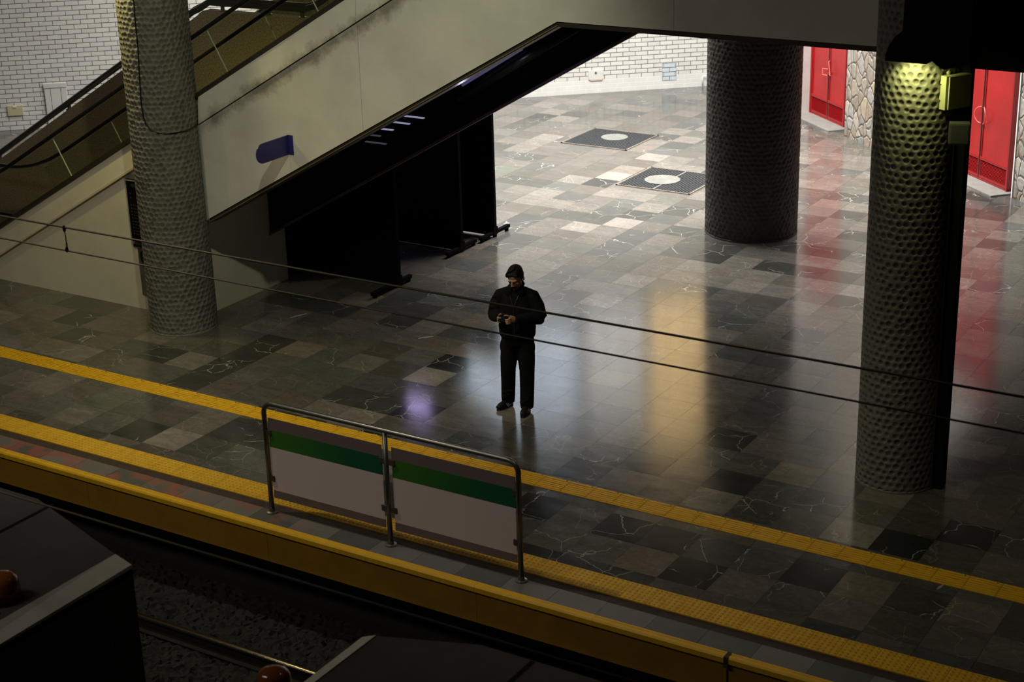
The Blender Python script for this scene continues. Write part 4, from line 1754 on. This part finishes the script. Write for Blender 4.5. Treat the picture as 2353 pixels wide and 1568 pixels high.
# hair
bm = B()
ell(bm, hp(0, .026, .066), (.086, .098, .082), HR, 28)
ell(bm, hp(0, .060, .020), (.076, .060, .078), HR, 24)
for s in (-1, 1):
    ell(bm, hp(s * .073, .015, .035), (.015, .045, .038), HR, 16)
    ell(bm, hp(s * .074, -.012, .004), (.008, .012, .026), HR, 12)
# fringe swept to his right
ell(bm, hp(-.026, -.050, .092), (.050, .026, .022), HR, 18)
ell(bm, hp(-.056, -.048, .072), (.024, .024, .020), HR, 16)
ell(bm, hp(-.076, -.030, .056), (.013, .018, .015), HR, 14)
ell(bm, hp(.036, -.048, .090), (.036, .024, .018), HR, 16)
for k in range(9):
    # locks combed over from the parting
    q = -.9 + k * .22
    tube(bm, [hp(.020, .020 + .03 * q, .140), hp(-.030, .0 + .05 * q, .128), hp(-.066, -.016 + .05 * q, .092)], .012, 8, rs=[.010, .013, .008])
hair = obj('hair', bm, HAIR, man)
remesh(hair, .0050, 4)

# jacket
bm = B()
tube(bm, [(0, .02, 1.475), (0, .018, 1.43), (0, .005, 1.37), (0, -.005, 1.25), (0, -.005, 1.12), (0, -.004, 1.0), (0, -.002, .90), (0, 0, .872)], .1, 28,
     rs=[.062, .105, .165, .190, .190, .196, .190, .176], el=(1.10, .76, (1, 0, 0)))
for s in (-1, 1):
    e = elb[s]
    tube(bm, [Vector((s * .07, .012, 1.425)), sh[s] + Vector((s * .006, 0, -.035)), (sh[s] + e) / 2 + Vector((s * .016, 0, -.01)), e + Vector((s * .004, .01, -.01))], .07, 18, rs=[.050, .078, .082, .078])
    w2 = e.lerp(wr[s], 1.08)
    tube(bm, [e + Vector((s * .004, .012, -.012)), e.lerp(wr[s], .35) + Vector((0, 0, -.008)), e.lerp(wr[s], .75) + Vector((0, 0, -.004)), w2], .06, 18, rs=[.076, .070, .058, .043])
    # folds
    for k in range(5):
        f_ = .15 + k * .18
        c_ = (sh[s].lerp(e, f_ * 1.2) if f_ < .8 else e.lerp(wr[s], (f_ - .8) * 2))
        ell(bm, c_ + Vector((s * .045, rng.uniform(-.05, .02), 0)), (.045, .05, .012), R3(x=rng.uniform(-.6, .6), y=rng.uniform(-.6, .6)), 12)
jk = obj('jacket', bm, JACKET, man)
remesh(jk, .009, 3)
# collar wings, shirt and zip
bm = B()
for s in (-1, 1):
    V = [bm.verts.new(p) for p in ((s * .030, -.105, 1.395), (s * .105, -.085, 1.405), (s * .125, -.035, 1.440), (s * .070, .035, 1.500), (s * .045, -.045, 1.475))]
    V2 = [bm.verts.new(Vector(p.co) + Vector((s * .004, -.022, .004))) for p in V]
    n = 5
    bm.faces.new(V); bm.faces.new(V2[::-1])
    for i in range(n):
        bm.faces.new((V[i], V2[i], V2[(i + 1) % n], V[(i + 1) % n]))
tube(bm, [(.075, .03, 1.49), (.045, .085, 1.505), (0, .10, 1.51), (-.045, .085, 1.505), (-.075, .03, 1.49)], .02, 10, rs=[.02, .022, .022, .022, .02])
obj('collar', bm, JACKET, jk, smooth=True)
bm = B()
ell(bm, (0, -.045, 1.355), (.070, .080, .075), None, 20)
obj('shirt', bm, SHIRT, man, smooth=True)
bm = B()
for pts in ([(-.050, -.120, 1.405), (-.030, -.140, 1.34), (-.010, -.152, 1.26)], [(.050, -.120, 1.405), (.026, -.140, 1.35), (.004, -.152, 1.29)]):
    tube(bm, pts, .0028, 6)
tube(bm, [(-.006, -.156, 1.24), (-.004, -.158, 1.10), (-.002, -.156, .92)], .0025, 6)
obj('zip', bm, Mat('zip_metal', (.12, .12, .10), .4, .7).m, jk)
# trousers
bm = B()
tube(bm, [(0, 0, .93), (0, .002, .86), (0, .004, .78)], .1, 24, rs=[.156, .166, .150], el=(1.10, .78, (1, 0, 0)))
for s in (-1, 1):
    h_ = Vector((s * .088, .0, .86))
    tube(bm, [h_, Vector((s * .092, -.004, .74)), h_.lerp(kn[s], .7), kn[s], kn[s].lerp(an_[s], .5) + Vector((0, .012, 0)), an_[s] + Vector((0, .010, .03)), an_[s] + Vector((0, .006, -.028))], .08, 20,
         rs=[.100, .104, .098, .088, .083, .080, .074])
    for k in range(5):
        z = .12 + k * .05
        c_ = an_[s].lerp(kn[s], z * 1.1)
        ell(bm, c_ + Vector((rng.uniform(-.03, .03), -.055, 0)), (.05, .035, .008), R3(y=rng.uniform(-.4, .4)), 12)
    # side pocket
    ell(bm, h_.lerp(kn[s], .45) + Vector((s * .085, .0, .06)), (.020, .055, .075), None, 14)
tr_ = obj('trousers', bm, JEANS, man)
remesh(tr_, .009, 2)
# shoes
for s, yaw in ((-1, -.50), (1, -.08)):
    a = an_[s]
    Rz = R3(z=yaw)
    def fp(x, y, z):
        return Vector((a.x, a.y, 0)) + Rz @ Vector((x, y, z))
    bm = B()
    tube(bm, [fp(0, .070, .055), fp(0, .02, .058), fp(0, -.06, .048), fp(0, -.13, .040), fp(0, -.185, .034)], .04, 16, rs=[.036, .047, .047, .045, .028], el=(1.0, .85, (1, 0, 0)))
    tube(bm, [fp(0, .03, .05), fp(0, .02, .115)], .04, 14, rs=[.045, .042])
    sh_o = obj('shoe', bm, SHOE, man)
    remesh(sh_o, .006, 2)
    bm = B()
    pts = []
    for k in range(28):
        q = 2 * PI * k / 28
        w_ = .047 if math.sin(q) > 0 else .050
        pts.append(fp(math.cos(q) * w_, -.058 + math.sin(q) * .138, 0))
    prism(bm, [(p.x, p.y) for p in pts], .0, .015, axis='z')
    obj('sole', bm, SOLE, sh_o)
    for k in range(3):
        for s2 in (1, -1):
            bm = B()
            y_ = -.075 + k * .022
            tube(bm, [fp(s2 * .049, y_ + .018, .022), fp(s2 * .0475, y_ + .008, .042), fp(s2 * .040, y_ - .004, .064)], .0036, 6)
            obj('white_stripe', bm, WSTR, sh_o)
    bm = B()
    for k in range(4):
        y_ = -.045 - k * .018
        tube(bm, [fp(-.018, y_, .088 - k * .004), fp(.018, y_ - .006, .088 - k * .004)], .003, 6)
    obj('lace', bm, SHOE, sh_o)
# phone (held)
t = thing('mobile_phone', 'black phone held in both hands of the man', 'phone', man.matrix_world @ Vector((0, 0, 0)))
RM = Matrix.Rotation(math.radians(20), 4, 'Z')
Tm = Matrix.Translation(P0) @ RM @ Matrix.Translation(ph) @ (R3(x=math.radians(-60), y=math.radians(8))).to_4x4()
t.matrix_world = Tm
bm = B(); box(bm, -.036, .036, -.0045, .0045, -.072, .050, bev=.003); obj('case', bm, BLACKM, t)
bm = B(); box(bm, -.033, .033, .0045, .0052, -.066, .046); obj('screen', bm, DISP, t)

# ------------------------------------------------------------------ small litter on floor
for (px, py, l_, a, lab) in ((686, 726, .26, 1.2, 'pale torn streak of paper on the dark floor left of the man'),
                             (978, 776, .20, .9, 'small crumpled white scrap on the floor left of the man'),
                             (2160, 1350, .12, 1.4, 'white paint scrap stuck beside the yellow guide strip at right')):
    p = at(px, py)
    bm = B()
    n = 7
    A1 = []
    B1 = []
    for k in range(n):
        q = (k / (n - 1) - .5) * l_
        w_ = .014 * (1 - abs(k / (n - 1) - .5) * 1.6) + rng.uniform(0, .006)
        A1.append(bm.verts.new((q, w_ + rng.uniform(-.004, .004), .004)))
        B1.append(bm.verts.new((q, -w_ + rng.uniform(-.004, .004), .0015)))
    for k in range(n - 1):
        bm.faces.new((A1[k], A1[k + 1], B1[k + 1], B1[k]))
    o = obj('paper_scrap', bm, mottled('scrap', (.2, .2, .18), (.4, .4, .36), .7, 40))
    o.location = (p.x, p.y, 0)
    o.rotation_euler = (0, 0, a)
    tag(o, lab, 'scrap')

# ------------------------------------------------------------------ world and view
w = bpy.data.worlds.new('world')
scene.world = w
w.use_nodes = True
w.node_tree.nodes['Background'].inputs[0].default_value = (.5, .55, .6, 1)
w.node_tree.nodes['Background'].inputs[1].default_value = .0
scene.view_settings.view_transform = 'Standard'
scene.view_settings.look = 'None'
scene.view_settings.gamma = 1
scene.view_settings.use_curve_mapping = False
scene.view_settings.exposure = 0.0
